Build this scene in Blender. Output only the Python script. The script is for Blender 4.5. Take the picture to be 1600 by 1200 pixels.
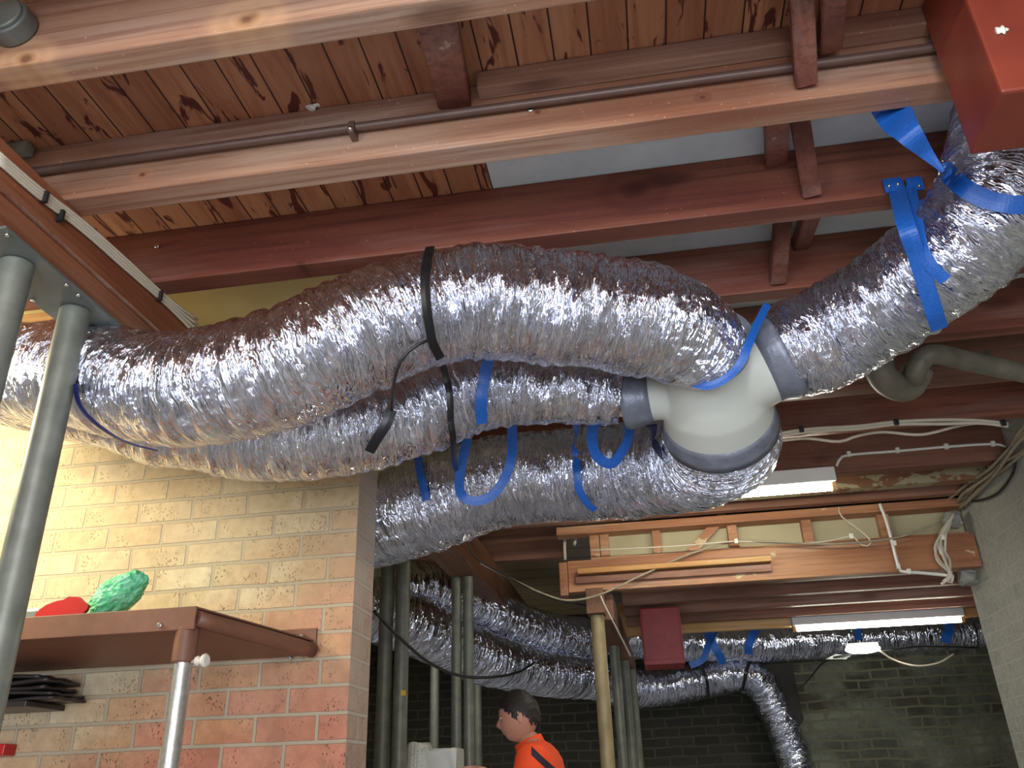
import bpy, bmesh, math, random
import numpy as np
from mathutils import Vector, Matrix, noise as mn
random.seed(7); rng = np.random.RandomState(11)
for o in list(bpy.data.objects): bpy.data.objects.remove(o)
SC = bpy.context.scene
COL = SC.collection
PI = math.pi

# ------------------------------------------------------------------ camera
FPX = 1317.1; YAW, PITCH, ROLL = -0.14405, 0.450375, -0.0339
_f = Vector((math.sin(YAW)*math.cos(PITCH), math.cos(YAW)*math.cos(PITCH), math.sin(PITCH)))
_r0 = Vector((math.cos(YAW), -math.sin(YAW), 0)); _u0 = _r0.cross(_f)
_r = math.cos(ROLL)*_r0 + math.sin(ROLL)*_u0
_u = -math.sin(ROLL)*_r0 + math.cos(ROLL)*_u0
cam = bpy.data.cameras.new('camera'); cam_o = bpy.data.objects.new('camera', cam); COL.objects.link(cam_o)
cam.sensor_width = 36; cam.lens = FPX/1600*36; cam.clip_start = 0.05; cam.clip_end = 60
cam_o.matrix_world = Matrix(((_r.x, _u.x, -_f.x, 0), (_r.y, _u.y, -_f.y, 0), (_r.z, _u.z, -_f.z, 0), (0, 0, 0, 1)))
SC.camera = cam_o

# ------------------------------------------------------------------ world, light, exposure
vs = SC.view_settings
vs.view_transform = 'Standard'; vs.look = 'None'; vs.gamma = 1; vs.use_curve_mapping = False
vs.exposure = 0.35
W = bpy.data.worlds.new('world'); SC.world = W; W.use_nodes = True
W.node_tree.nodes['Background'].inputs[0].default_value = (0.62, 0.70, 0.88, 1)
W.node_tree.nodes['Background'].inputs[1].default_value = 0.42
def area(name, loc, target, sx, sy, power, col):
    l = bpy.data.lights.new(name, 'AREA'); l.shape = 'RECTANGLE'; l.size = sx; l.size_y = sy
    l.energy = power; l.color = col
    o = bpy.data.objects.new(name, l); COL.objects.link(o); o.location = loc
    o.rotation_euler = (Vector(target)-Vector(loc)).to_track_quat('-Z', 'Y').to_euler()
    return o
# daylight behind the camera; the two side panels are unseen, added for foil contrast
DAY = (0.84, 0.91, 1.0)
area('doorway_daylight', (0.1, -2.85, -0.25), (0.1, 2, 0.1), 1.5, 2.1, 95, DAY)
area('added_side_daylight', (-2.4, -2.85, 0.15), (-1.0, 2, 0.6), 1.3, 1.2, 60, DAY)
area('added_side_daylight', (2.0, -2.85, 0.15), (0.8, 2, 0.6), 1.1, 1.2, 50, DAY)
# fluorescent battens on the ceiling behind the photographer
area('batten_light_behind', (-0.3, -0.75, 1.30), (-0.1, 2.0, 0.9), 2.4, 0.12, 24, (1.0, 0.98, 0.92))
# warm batten at the left, beyond the brick nib
area('batten_light_left', (-2.75, 1.95, 1.32), (-2.3, 2.8, 0.6), 0.9, 0.12, 34, (1.0, 0.91, 0.58))
area('rear_fill_light', (-1.6, 6.6, 1.25), (-1.6, 6.6, 0), 1.2, 0.12, 34, (1.0, 0.96, 0.86))  # unseen fill light, added to brighten the rear ducts

# ------------------------------------------------------------------ helpers
def ray(px, py): return (_r*(px-800) + _u*(600-py) + _f*FPX)/FPX
def PD(px, py, d): return ray(px, py)*d
def PX(px, py, x): v = ray(px, py); return v*(x/v.x)
def PY(px, py, y): v = ray(px, py); return v*(y/v.y)
def PZ(px, py, z): v = ray(px, py); return v*(z/v.z)
FLOOR = -1.35; H = 1.45

def link(name, me, mat=None, parent=None, origin=None):
    o = bpy.data.objects.new(name, me); COL.objects.link(o)
    if mat is not None:
        for m in (mat if isinstance(mat, (list, tuple)) else [mat]): me.materials.append(m)
    n = len(me.vertices); a = np.empty(n*3); me.vertices.foreach_get('co', a); a = a.reshape(-1, 3)
    if parent is not None:
        p = np.array(parent['_w']) ; a = a - p
        o.parent = parent; o['_w'] = [float(x) for x in p]
        # part origin at its own centre, expressed in the parent's frame
        c = a.mean(0); a = a - c; o.location = c; o['_w'] = [float(x) for x in (p+c)]
    else:
        lo, hi = a.min(0), a.max(0)
        c = np.array([(lo[0]+hi[0])/2, (lo[1]+hi[1])/2, lo[2]]) if origin is None else np.array(origin)
        a = a - c; o.location = c; o['_w'] = [float(x) for x in c]
    me.vertices.foreach_set('co', a.ravel()); me.update()
    return o
def empty(name, loc):
    o = bpy.data.objects.new(name, None); COL.objects.link(o); o.location = loc
    o['_w'] = [float(x) for x in loc]; o.empty_display_size = 0.1
    return o
def tag(o, label=None, cat=None, group=None, kind=None):
    if label: o['label'] = label
    if cat: o['category'] = cat
    if group: o['group'] = group
    if kind: o['kind'] = kind
    return o
def bm_mesh(bm, name, smooth=False):
    bmesh.ops.recalc_face_normals(bm, faces=bm.faces)
    me = bpy.data.meshes.new(name); bm.to_mesh(me); bm.free()
    if smooth: me.polygons.foreach_set('use_smooth', [True]*len(me.polygons))
    return me
def B(bm, lo, hi, bev=0.0):
    lo = Vector(lo); hi = Vector(hi)
    vs_ = [bm.verts.new((x, y, z)) for x in (lo.x, hi.x) for y in (lo.y, hi.y) for z in (lo.z, hi.z)]
    fs = [bm.faces.new([vs_[i] for i in q]) for q in ((0,1,3,2),(4,6,7,5),(0,4,5,1),(2,3,7,6),(0,2,6,4),(1,5,7,3))]
    if bev:
        es = list({e for f in fs for e in f.edges})
        bmesh.ops.bevel(bm, geom=es, offset=bev, segments=2, affect='EDGES', profile=0.6)
def box(name, lo, hi, mat, parent=None, bev=0.004):
    bm = bmesh.new(); B(bm, lo, hi, bev); return link(name, bm_mesh(bm, name), mat, parent)
def OB(bm, a, b, w, t, up=(0, 0, 1), bev=0.0):
    """a beam from a to b, w wide (sideways), t thick (along up)"""
    a = Vector(a); b = Vector(b); d = (b-a).normalized(); s = d.cross(Vector(up)).normalized(); n = s.cross(d)
    V = [bm.verts.new(p + s*w/2*i + n*t/2*j) for p in (a, b) for i, j in ((-1,-1),(1,-1),(1,1),(-1,1))]
    fs = [bm.faces.new([V[i] for i in q]) for q in ((0,1,2,3),(4,7,6,5),(0,4,5,1),(1,5,6,2),(2,6,7,3),(3,7,4,0))]
    if bev:
        bmesh.ops.bevel(bm, geom=list({e for f in fs for e in f.edges}), offset=bev, segments=2, affect='EDGES')
def obeam(name, a, b, w, t, mat, parent=None, up=(0,0,1), bev=0.003):
    bm = bmesh.new(); OB(bm, a, b, w, t, up, bev); return link(name, bm_mesh(bm, name), mat, parent)
def catmull(P, n):
    P = np.array(P, float); Q = np.vstack([2*P[0]-P[1], P, 2*P[-1]-P[-2]])
    out = []
    for i in range(1, len(Q)-2):
        p0, p1, p2, p3 = Q[i-1:i+3]
        for t in np.linspace(0, 1, n, endpoint=False):
            out.append(0.5*((2*p1)+(-p0+p2)*t+(2*p0-5*p1+4*p2-p3)*t*t+(-p0+3*p1-3*p2+p3)*t**3))
    out.append(Q[-2]); return np.array(out)
def resample(P, step):
    s = np.r_[0, np.cumsum(np.linalg.norm(np.diff(P[:, :3], axis=0), axis=1))]
    n = max(2, int(s[-1]/step)+1); t = np.linspace(0, s[-1], n)
    return np.column_stack([np.interp(t, s, P[:, k]) for k in range(P.shape[1])]), t
def frames(C):
    T = np.gradient(C, axis=0); T /= np.linalg.norm(T, axis=1)[:, None]
    u = np.array([0, 0, 1.0]); 
    if abs(T[0] @ u) > .95: u = np.array([0, 1.0, 0])
    N = []; 
    for t in T:
        u = u - t*(u @ t); u = u/np.linalg.norm(u); N.append(u)
    N = np.array(N); return T, N, np.cross(T, N)
def grid_mesh(name, V, nu, closed=True, caps=True, uv=None):
    """V: (ns, nu, 3) rings"""
    ns = V.shape[0]; idx = np.arange(ns*nu).reshape(ns, nu)
    j = np.arange(nu if closed else nu-1); j2 = (j+1) % nu
    a = idx[:-1][:, j]; b = idx[:-1][:, j2]; c = idx[1:][:, j2]; d = idx[1:][:, j]
    F = np.stack([a, d, c, b], -1).reshape(-1, 4)
    faces = F.tolist()
    if closed and caps: faces += [list(idx[0]), list(idx[-1][::-1])]
    me = bpy.data.meshes.new(name); me.from_pydata(V.reshape(-1, 3).tolist(), [], faces)
    sm = [True]*len(F) + [False]*(len(faces)-len(F)); me.polygons.foreach_set('use_smooth', sm)
    if uv is not None:
        l = me.uv_layers.new(name='UVMap'); U, S = uv
        ii, jj = np.meshgrid(np.arange(ns-1), j, indexing='ij')
        def co(i, k): return np.stack([U[k], S[i]], -1)
        q = np.stack([co(ii, jj), co(ii+1, jj), co(ii+1, jj+1), co(ii, jj+1)], 2).reshape(-1, 2)
        full = np.zeros((len(me.loops), 2)); full[:len(q)] = q
        l.data.foreach_set('uv', full.ravel())
    me.update(); return me
def tube(name, pts, r, mat, parent=None, nu=12, step=0.03, smooth=True, spline=True):
    P = np.array([list(p)+[r if np.isscalar(r) else r[i]] for i, p in enumerate(pts)])
    if spline and len(P) > 2: P = catmull(P, 12)
    P, s = resample(P, step); T, N, Bn = frames(P[:, :3])
    th = np.linspace(0, 2*PI, nu, endpoint=False)
    V = P[:, None, :3] + P[:, None, 3:4]*(N[:, None]*np.cos(th)[None, :, None] + Bn[:, None]*np.sin(th)[None, :, None])
    return link(name, grid_mesh(name, V, nu), mat, parent)
def multi_tube(name, paths, r, mat, parent=None, step=0.03, nu=8):
    me_l = []
    for pts in paths: me_l.append(tube(name, pts, r, None, None, nu, step))
    return join_objs(name, me_l, mat, parent)
def join_objs(name, objs, mat, parent=None):
    VV = []; FF = []; n = 0; SM = []
    for o in objs:
        me = o.data; w = np.array(o['_w']); a = np.empty(len(me.vertices)*3); me.vertices.foreach_get('co', a)
        a = a.reshape(-1, 3)+w; VV.append(a)
        for p in me.polygons: FF.append([v+n for v in p.vertices]); SM.append(p.use_smooth)
        n += len(a); bpy.data.objects.remove(o)
    me = bpy.data.meshes.new(name); me.from_pydata(np.vstack(VV).tolist(), [], FF)
    me.polygons.foreach_set('use_smooth', SM); me.update()
    return link(name, me, mat, parent)
def cyl(name, a, b, r, mat, parent=None, nu=24, r2=None, bev=True):
    """turned solid from a to b"""
    a = np.array(a); b = np.array(b); L = np.linalg.norm(b-a); e = min(0.003, L*.2) if bev else 0
    rr = r if r2 is None else r2
    prof = [(0, r-e), (e, r), (min(2*e, L*.4), r), (L-min(2*e, L*.4), rr), (L-e, rr), (L, rr-e)] if bev else [(0, r), (L, rr)]
    return lathe(name, a, (b-a)/L, prof, mat, parent, nu)
def lathe(name, a, ax, prof, mat, parent=None, nu=24):
    a = np.array(a, float); ax = np.array(ax, float); ax /= np.linalg.norm(ax)
    u = np.array([0, 0, 1.0]) if abs(ax[2]) < .9 else np.array([0, 1.0, 0]); u -= ax*(u@ax); u /= np.linalg.norm(u)
    w = np.cross(ax, u); th = np.linspace(0, 2*PI, nu, endpoint=False)
    V = np.array([[a+ax*s+r*(u*math.cos(t)+w*math.sin(t)) for t in th] for s, r in prof])
    return link(name, grid_mesh(name, V, nu), mat, parent)
def prism(name, poly, y0, y1, mat, parent=None, bev=0):
    """poly of world points (Vectors) extruded by vector y0->y1 offset"""
    bm = bmesh.new(); off = Vector(y1)
    f = bm.faces.new([bm.verts.new(Vector(p)+Vector(y0)) for p in poly])
    r = bmesh.ops.extrude_face_region(bm, geom=[f]); vv = [g for g in r['geom'] if isinstance(g, bmesh.types.BMVert)]
    bmesh.ops.translate(bm, vec=off, verts=vv)
    if bev: bmesh.ops.bevel(bm, geom=list(bm.edges), offset=bev, segments=2, affect='EDGES')
    return link(name, bm_mesh(bm, name), mat, parent)

# ------------------------------------------------------------------ materials
class NT:
    def __init__(s, name):
        s.m = bpy.data.materials.new(name); s.m.use_nodes = True; s.t = s.m.node_tree; s.n = s.t.nodes
        s.bsdf = s.n['Principled BSDF']
    def add(s, typ, **kw):
        n = s.n.new(typ)
        for k, v in kw.items():
            if k.startswith('i_'):
                key = k[2:]; key = int(key) if key.isdigit() else key.replace('_', ' ')
                n.inputs[key].default_value = v
            else: setattr(n, k, v)
        return n
    def l(s, a, b): s.t.links.new(a, b)
    def set(s, **kw):
        for k, v in kw.items(): s.bsdf.inputs[k.replace('_', ' ')].default_value = v
    def coords(s, scale=(1, 1, 1), kind='Object', rnd=True):
        tc = s.add('ShaderNodeTexCoord'); mp = s.add('ShaderNodeMapping'); mp.inputs['Scale'].default_value = scale
        s.l(tc.outputs[kind], mp.inputs[0])
        if rnd:
            oi = s.add('ShaderNodeObjectInfo'); mu = s.add('ShaderNodeMath', operation='MULTIPLY'); mu.inputs[1].default_value = 37.0
            s.l(oi.outputs['Random'], mu.inputs[0]); s.l(mu.outputs[0], mp.inputs['Location'])
        return mp.outputs[0]
    def noise(s, vec, scale=1, detail=4, rough=.55, dist=0):
        n = s.add('ShaderNodeTexNoise'); n.inputs['Scale'].default_value = scale; n.inputs['Detail'].default_value = detail
        n.inputs['Roughness'].default_value = rough; n.inputs['Distortion'].default_value = dist; s.l(vec, n.inputs['Vector'])
        return n.outputs['Fac']
    def ramp(s, fac, stops, interp='LINEAR'):
        r = s.add('ShaderNodeValToRGB'); r.color_ramp.interpolation = interp; e = r.color_ramp.elements
        while len(e) < len(stops): e.new(0.5)
        for i, (p, c) in enumerate(stops):
            e[i].position = p; e[i].color = (*c, 1) if len(c) == 3 else c
        s.l(fac, r.inputs[0]); return r.outputs[0]
    def mix(s, fac, a, b, blend='MIX'):
        m = s.add('ShaderNodeMix', data_type='RGBA', blend_type=blend)
        for sock, v in ((m.inputs[0], fac), (m.inputs[6], a), (m.inputs[7], b)):
            if hasattr(v, 'is_output'): s.l(v, sock)
            elif isinstance(v, tuple): sock.default_value = (*v, 1) if len(v) == 3 else v
            else: sock.default_value = v
        return m.outputs[2]
    def math(s, op, a, b=0.0, c=0.0):
        m = s.add('ShaderNodeMath', operation=op)
        for i, v in enumerate((a, b, c)):
            if hasattr(v, 'is_output'): s.l(v, m.inputs[i])
            else: m.inputs[i].default_value = v
        return m.outputs[0]
    def bump(s, h, strength=.4, dist=.01, normal=None):
        b = s.add('ShaderNodeBump'); b.inputs['Strength'].default_value = strength; b.inputs['Distance'].default_value = dist
        s.l(h, b.inputs['Height'])
        if normal: s.l(normal, b.inputs['Normal'])
        s.l(b.outputs[0], s.bsdf.inputs['Normal']); return b.outputs[0]
    def color(s, c): s.l(c, s.bsdf.inputs['Base Color']) if hasattr(c, 'is_output') else s.set(Base_Color=(*c, 1))
def sr(r, g, b):
    f = lambda c: ((c/255+.055)/1.055)**2.4 if c > 10 else c/255/12.92
    return (f(r), f(g), f(b))
def wood(name, base, dark, light, axis=0, rough=.55, knots=True, grain=1.0, patch=0.0, pcol=(.5, .45, .36), spots=()):
    m = NT(name); sc = [14, 14, 14]; sc[axis] = .9
    v = m.coords(tuple(sc)); n1 = m.noise(v, 1, 6, .6, .6)
    sc2 = [2.2]*3; sc2[axis] = .7
    n2 = m.noise(m.coords(tuple(sc2)), 1, 3, .5)
    c = m.ramp(n1, [(.3, dark), (.5, base), (.72, light)])
    c = m.mix(m.ramp(n2, [(.40, (0, 0, 0)), (.60, (1, 1, 1))]), m.mix(.62, c, dark), m.mix(.45, c, light))
    sc3 = [5.0]*3; sc3[axis] = .8
    n3 = m.noise(m.coords(tuple(sc3)), 1, 4, .6, .5)
    grey = tuple(.55*x+.45*sum(light)/3 for x in light)
    c = m.mix(m.math('MULTIPLY', m.ramp(n3, [(.52, (0, 0, 0)), (.68, (1, 1, 1))]), .55), c, grey)
    sf = [64]*3; sf[axis] = 1.6
    fine = m.noise(m.coords(tuple(sf)), 1, 5, .7, .3)
    c = m.mix(m.math('MULTIPLY', m.ramp(fine, [(.50, (0, 0, 0)), (.66, (1, 1, 1))]), .50), c, tuple(x*.62 for x in dark))
    sw = [30]*3; sw[axis] = .5
    wide = m.noise(m.coords(tuple(sw)), 1, 3, .6, .8)
    c = m.mix(m.math('MULTIPLY', m.ramp(wide, [(.56, (0, 0, 0)), (.64, (1, 1, 1))]), .38), c, dark)
    dust = m.noise(m.coords((90, 90, 90)), 1, 2, .5)
    c = m.mix(m.math('MULTIPLY', m.ramp(dust, [(.70, (0, 0, 0)), (.76, (1, 1, 1))]), .35), c, tuple(min(1, x*1.9) for x in light))
    h = m.math('ADD', n1, m.math('MULTIPLY', fine, .6))
    if knots:
        sk = [9]*3; sk[axis] = 3.2
        vo = m.add('ShaderNodeTexVoronoi', feature='F1'); vo.inputs['Scale'].default_value = .42
        m.l(m.coords(tuple(sk)), vo.inputs['Vector'])
        k = m.ramp(vo.outputs['Distance'], [(.06, (1, 1, 1)), (.13, (0, 0, 0))])
        c = m.mix(m.math('MULTIPLY', k, .6), c, tuple(x*.35 for x in dark))
    if spots:       # (x, z, radius) of the big knots, in the timber's own frame
        tc = m.add('ShaderNodeTexCoord'); sp = m.add('ShaderNodeSeparateXYZ'); m.l(tc.outputs['Object'], sp.inputs[0])
        nw = m.noise(m.coords((20, 20, 20), rnd=False), 1, 3)
        for kx, kz, kr, kc in spots:
            dx = m.math('MULTIPLY', m.math('SUBTRACT', sp.outputs[0], kx), .75); dz = m.math('SUBTRACT', sp.outputs[2], kz)
            d = m.math('SQRT', m.math('ADD', m.math('MULTIPLY', dx, dx), m.math('MULTIPLY', dz, dz)))
            d = m.math('ADD', m.math('DIVIDE', d, kr), m.math('MULTIPLY', m.math('SUBTRACT', nw, .5), .28))
            rings = m.math('MULTIPLY', m.math('SINE', m.math('MULTIPLY', d, 11.0)), .5)
            halo = m.ramp(d, [(.28, (1, 1, 1)), (1.0, (0, 0, 0))]); core = m.ramp(d, [(.10, (1, 1, 1)), (.34, (0, 0, 0))])
            c = m.mix(m.math('MULTIPLY', halo, m.math('ADD', .55, m.math('MULTIPLY', rings, .45))), c, kc)
            c = m.mix(m.math('MULTIPLY', core, .85), c, tuple(x*.55 for x in dark))
    if patch:
        np_ = m.noise(m.coords((5, 5, 9) if axis == 0 else (9, 5, 9)), 1, 5, .65)
        pk = m.ramp(np_, [(1-patch, (0, 0, 0)), (1-patch+.02, (1, 1, 1))])
        c = m.mix(pk, c, pcol)
    m.color(c); m.set(Roughness=rough); m.bsdf.inputs['Specular IOR Level'].default_value = .35
    m.bump(h, .25*grain, .004); return m.m
def plain(name, col, rough=.5, metal=0, var=.15, scale=8, bump=.1, spec=.5):
    m = NT(name); v = m.coords((scale,)*3); n = m.noise(v, 1, 4)
    m.color(m.ramp(n, [(.3, tuple(c*(1-var) for c in col)), (.7, tuple(min(1, c*(1+var)) for c in col))]))
    m.set(Roughness=rough, Metallic=metal); m.bsdf.inputs['Specular IOR Level'].default_value = spec
    if bump: m.bump(n, bump, .004)
    return m.m
M = {}
M['joist_pink'] = wood('painted_joist_wood', sr(156, 114, 94), sr(124, 76, 58), sr(176, 142, 122))
M['joist_red'] = wood('red_stained_joist_wood', sr(132, 76, 58), sr(96, 46, 38), sr(154, 100, 78))
M['joist_dark'] = wood('dark_brown_joist_wood', sr(146, 100, 80), sr(106, 68, 54), sr(170, 124, 100), patch=.0)
M['joist_flaky'] = wood('flaking_joist_wood', sr(124, 80, 56), sr(84, 54, 40), sr(154, 108, 74), patch=.50, pcol=sr(150, 140, 110))
M['joist_mould'] = wood('mouldy_joist_wood', sr(124, 82, 64), sr(82, 58, 48), sr(150, 108, 88), patch=.40, pcol=sr(74, 78, 70))
M['beam_y'] = wood('red_brown_beam_wood', sr(144, 84, 56), sr(110, 58, 38), sr(164, 106, 74), axis=1)
M['beam_y_dark'] = wood('dark_beam_wood', sr(132, 88, 62), sr(92, 60, 44), sr(160, 114, 84), axis=1)
M['fir'] = wood('orange_fir_wood', sr(172, 116, 80), sr(136, 84, 56), sr(194, 144, 104), patch=.36, pcol=sr(200, 180, 140))
M['fir_yellow'] = wood('yellow_fir_wood', sr(200, 152, 92), sr(170, 118, 64), sr(220, 180, 120))
M['strut'] = wood('brown_strut_wood', sr(124, 70, 56), sr(88, 46, 38), sr(150, 100, 84), axis=2, patch=.33, pcol=sr(170, 150, 130))
M['paint_red'] = plain('red_oxide_gloss_paint', sr(128, 56, 42), .38, 0, .22, 5, .25)
M['paint_red_dull'] = plain('red_oxide_paint', sr(148, 50, 50), .5, 0, .15, 14, .15)
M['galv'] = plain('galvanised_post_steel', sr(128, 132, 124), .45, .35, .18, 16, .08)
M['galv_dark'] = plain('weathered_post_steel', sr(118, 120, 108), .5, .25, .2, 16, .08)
M['dim_post'] = plain('dimmed_post_steel', sr(66, 68, 60), .6, .1, .2, 12, .08)  # dimness of the far posts put into a darker steel colour
M['rusty_post'] = plain('rust_stained_post_steel', sr(150, 134, 100), .55, .15, .25, 9, .1)
M['plate'] = plain('grey_steel_plate', sr(112, 116, 112), .5, .3, .15, 9, .05)
M['zinc'] = plain('zinc_screw', (.75, .75, .72), .25, 1, .05, 9, 0)
M['conduit'] = plain('brown_painted_conduit', sr(98, 74, 66), .4, .1, .1, 20, .05)
M['cable_white'] = plain('white_cable_sheath', sr(200, 190, 172), .45, 0, .06, 20, 0)
M['cable_grey'] = plain('dusty_cable_sheath', sr(150, 140, 118), .55, 0, .15, 20, 0)
M['cable_black'] = plain('black_cable_sheath', sr(34, 32, 34), .45, 0, .1, 20, 0)
M['clip'] = plain('white_clip_plastic', sr(225, 222, 212), .4, 0, .02, 20, 0)
M['brown_steel'] = plain('brown_powder_coated_steel', sr(116, 76, 58), .5, .0, .1, 30, .05)
M['alu'] = plain('brushed_chrome_tube', (.62, .61, .60), .34, .9, .15, 60, .06)
M['plastic_white'] = plain('white_knob_plastic', sr(222, 215, 205), .3, 0, .03, 9, 0)
M['duct_tape'] = plain('grey_duct_tape', sr(118, 122, 136), .36, .2, .2, 26, .9)
M['white_metal'] = plain('white_moulded_fitting', sr(196, 199, 192), .5, 0, .03, 5, .03)
M['batten_white'] = plain('white_enamel_batten', sr(205, 205, 200), .4, 0, .03, 9, 0)
M['pvc'] = plain('grimy_grey_drain_pipe', sr(104, 98, 86), .5, 0, .25, 12, .1)
M['concrete'] = plain('grey_mortar_lump', sr(140, 140, 132), .85, 0, .25, 14, .6)
M['steel_black'] = plain('black_bag_plastic', sr(46, 40, 40), .35, 0, .3, 14, .3)
M['yellow'] = plain('yellow_tape', sr(205, 170, 40), .5, 0, .1, 9, 0)
M['skin'] = plain('skin', sr(196, 140, 118), .5, 0, .05, 9, 0)
M['hair'] = plain('dark_hair', sr(38, 30, 28), .6, 0, .3, 60, .5)
M['hivis'] = plain('hi_vis_orange_fabric', sr(255, 84, 34), .75, 0, .06, 20, .1)
M['navy'] = plain('navy_fabric', sr(44, 34, 48), .8, 0, .1, 20, .1)
M['trouser'] = plain('dark_work_trousers', sr(40, 42, 54), .85, 0, .1, 20, .1)
M['panel'] = plain('cream_fibre_panel', sr(176, 166, 134), .8, 0, .12, 3, .05)
def strap_mat():
    m = NT('blue_webbing'); v = m.coords((60, 60, 60)); n = m.noise(v, 4, 2)
    m.color(m.ramp(n, [(.3, sr(22, 78, 160)), (.7, sr(30, 100, 190))])); m.set(Roughness=.42)
    m.bump(n, .15, .002); return m.m
M['blue'] = strap_mat()
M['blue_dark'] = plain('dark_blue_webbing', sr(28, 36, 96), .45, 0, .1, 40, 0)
M['black_strap'] = plain('black_banding', sr(22, 20, 24), .3, 0, .1, 30, .1)
def foil_mat(name='silver_foil_sleeve', k=1.0, dist=.025, rough=.09):
    m = NT(name); tc = m.add('ShaderNodeTexCoord')
    dn = m.add('ShaderNodeTexNoise'); dn.inputs['Scale'].default_value = 22; dn.inputs['Detail'].default_value = 2; m.l(tc.outputs['UV'], dn.inputs['Vector'])
    def vm(op, a, b):
        n = m.add('ShaderNodeVectorMath', operation=op)
        for i_, v_ in enumerate((a, b)):
            if hasattr(v_, 'is_output'): m.l(v_, n.inputs[i_])
            else: n.inputs[i_].default_value = v_
        return n
    off = vm('MULTIPLY', vm('SUBTRACT', dn.outputs['Color'], (.5, .5, .5)).outputs[0], (.020, .020, 0)).outputs[0]
    uvd = vm('ADD', tc.outputs['UV'], off).outputs[0]
    def facets(sx, sy, rot):
        p = m.add('ShaderNodeMapping'); p.inputs['Rotation'].default_value = (0, 0, rot); m.l(uvd, p.inputs[0])
        p2 = vm('MULTIPLY', p.outputs[0], (sx, sy, 0)).outputs[0]
        vo = m.add('ShaderNodeTexVoronoi', feature='F1', voronoi_dimensions='2D'); vo.inputs['Scale'].default_value = 1; m.l(p2, vo.inputs['Vector'])
        d = vm('SUBTRACT', p2, vo.outputs['Position']).outputs[0]; c = vm('SUBTRACT', vo.outputs['Color'], (.5, .5, .5)).outputs[0]
        return vm('DOT_PRODUCT', d, c).outputs['Value']
    f1 = facets(7*k, 42*k, .16); f2 = facets(16*k, 88*k, -.22); f3 = facets(44*k, 70*k, .6)
    p = m.add('ShaderNodeMapping'); p.inputs['Scale'].default_value = (7*k, 85*k, 1); m.l(uvd, p.inputs[0]); a = m.noise(p.outputs[0], 1, 3, .6, .6)
    rg = m.math('ABSOLUTE', m.math('SUBTRACT', a, .5))
    h = m.math('ADD', m.math('MULTIPLY', f1, .9), m.math('ADD', m.math('MULTIPLY', f2, .42), m.math('MULTIPLY', f3, .12)))
    h = m.math('ADD', h, m.math('MULTIPLY', rg, -1.3))
    m.set(Base_Color=(.80, .83, .95, 1), Metallic=1.0, Roughness=rough)
    m.bump(h, 1.0, dist); return m.m
M['foil'] = foil_mat()
M['foil_rear'] = foil_mat('silver_foil_sleeve_coarse', .42, .036, .09)
def brick_mat(name, c1, c2, mortar, mode='xz', bw=.215, rh=.0861, z0=0.0, rough=.85, msize=.007, tint=None, bumpd=.006, dirt=None, dirt_amt=.5, distort=0.0, post=None):
    m = NT(name); tc = m.add('ShaderNodeTexCoord'); sp = m.add('ShaderNodeSeparateXYZ'); m.l(tc.outputs['Object'], sp.inputs[0])
    u = m.math('ADD', sp.outputs[0], sp.outputs[1]) if mode == 'xz' else sp.outputs[1]
    w = m.math('SUBTRACT', sp.outputs[2], z0)
    if distort:
        nn = m.noise(m.coords((3, 3, 3), rnd=False), 1, 3)
        w = m.math('ADD', w, m.math('MULTIPLY', m.math('SUBTRACT', nn, .5), distort))
        u = m.math('ADD', u, m.math('MULTIPLY', m.math('SUBTRACT', nn, .5), distort*2))
    cb = m.add('ShaderNodeCombineXYZ'); m.l(u, cb.inputs[0]); m.l(w, cb.inputs[1])
    bt = m.add('ShaderNodeTexBrick', offset=.5); m.l(cb.outputs[0], bt.inputs['Vector'])
    bt.inputs['Scale'].default_value = 1; bt.inputs['Brick Width'].default_value = bw; bt.inputs['Row Height'].default_value = rh
    bt.inputs['Mortar Size'].default_value = msize; bt.inputs['Mortar Smooth'].default_value = .25; bt.inputs['Bias'].default_value = 0
    bt.inputs['Color1'].default_value = (0, 0, 0, 1); bt.inputs['Color2'].default_value = (1, 1, 1, 1); bt.inputs['Mortar'].default_value = (.5, .5, .5, 1)
    rnd = bt.outputs['Color']; fac = bt.outputs['Fac']
    base = m.mix(rnd, c1, c2)
    if tint: base = tint(m, base, sp, rnd)
    n = m.noise(m.coords((26, 26, 26), rnd=False), 1, 5, .7)
    base = m.mix(m.ramp(n, [(.3, (0, 0, 0)), (.75, (1, 1, 1))]), m.mix(.38, base, (0.05, .03, .02)), base)
    # small dark firing pits
    pv = m.add('ShaderNodeTexVoronoi', feature='F1'); pv.inputs['Scale'].default_value = 1; m.l(m.coords((115, 115, 70), rnd=False), pv.inputs['Vector'])
    pit = m.ramp(pv.outputs['Distance'], [(.22, (1, 1, 1)), (.32, (0, 0, 0))])
    pn = m.ramp(m.noise(m.coords((12, 12, 12), rnd=False), 1, 2), [(.45, (0, 0, 0)), (.6, (1, 1, 1))])
    pitf = m.math('MULTIPLY', m.math('MULTIPLY', pit, pn), .7)
    base = m.mix(pitf, base, (.06, .03, .015))
    if dirt:
        dn = m.noise(m.coords((1.3, 1.3, 1.1), rnd=False), 1, 4, .6)
        base = m.mix(m.math('MULTIPLY', m.ramp(dn, [(.42, (0, 0, 0)), (.62, (1, 1, 1))]), dirt_amt), base, dirt)
    fin = m.mix(fac, base, mortar)
    if post: fin = post(m, fin, sp)
    m.color(fin); m.set(Roughness=rough); m.bsdf.inputs['Specular IOR Level'].default_value = .25
    hh = m.math('SUBTRACT', m.math('MULTIPLY', n, .25), m.math('ADD', fac, m.math('MULTIPLY', pitf, .3)))
    m.bump(hh, .8, bumpd); return m.m
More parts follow.
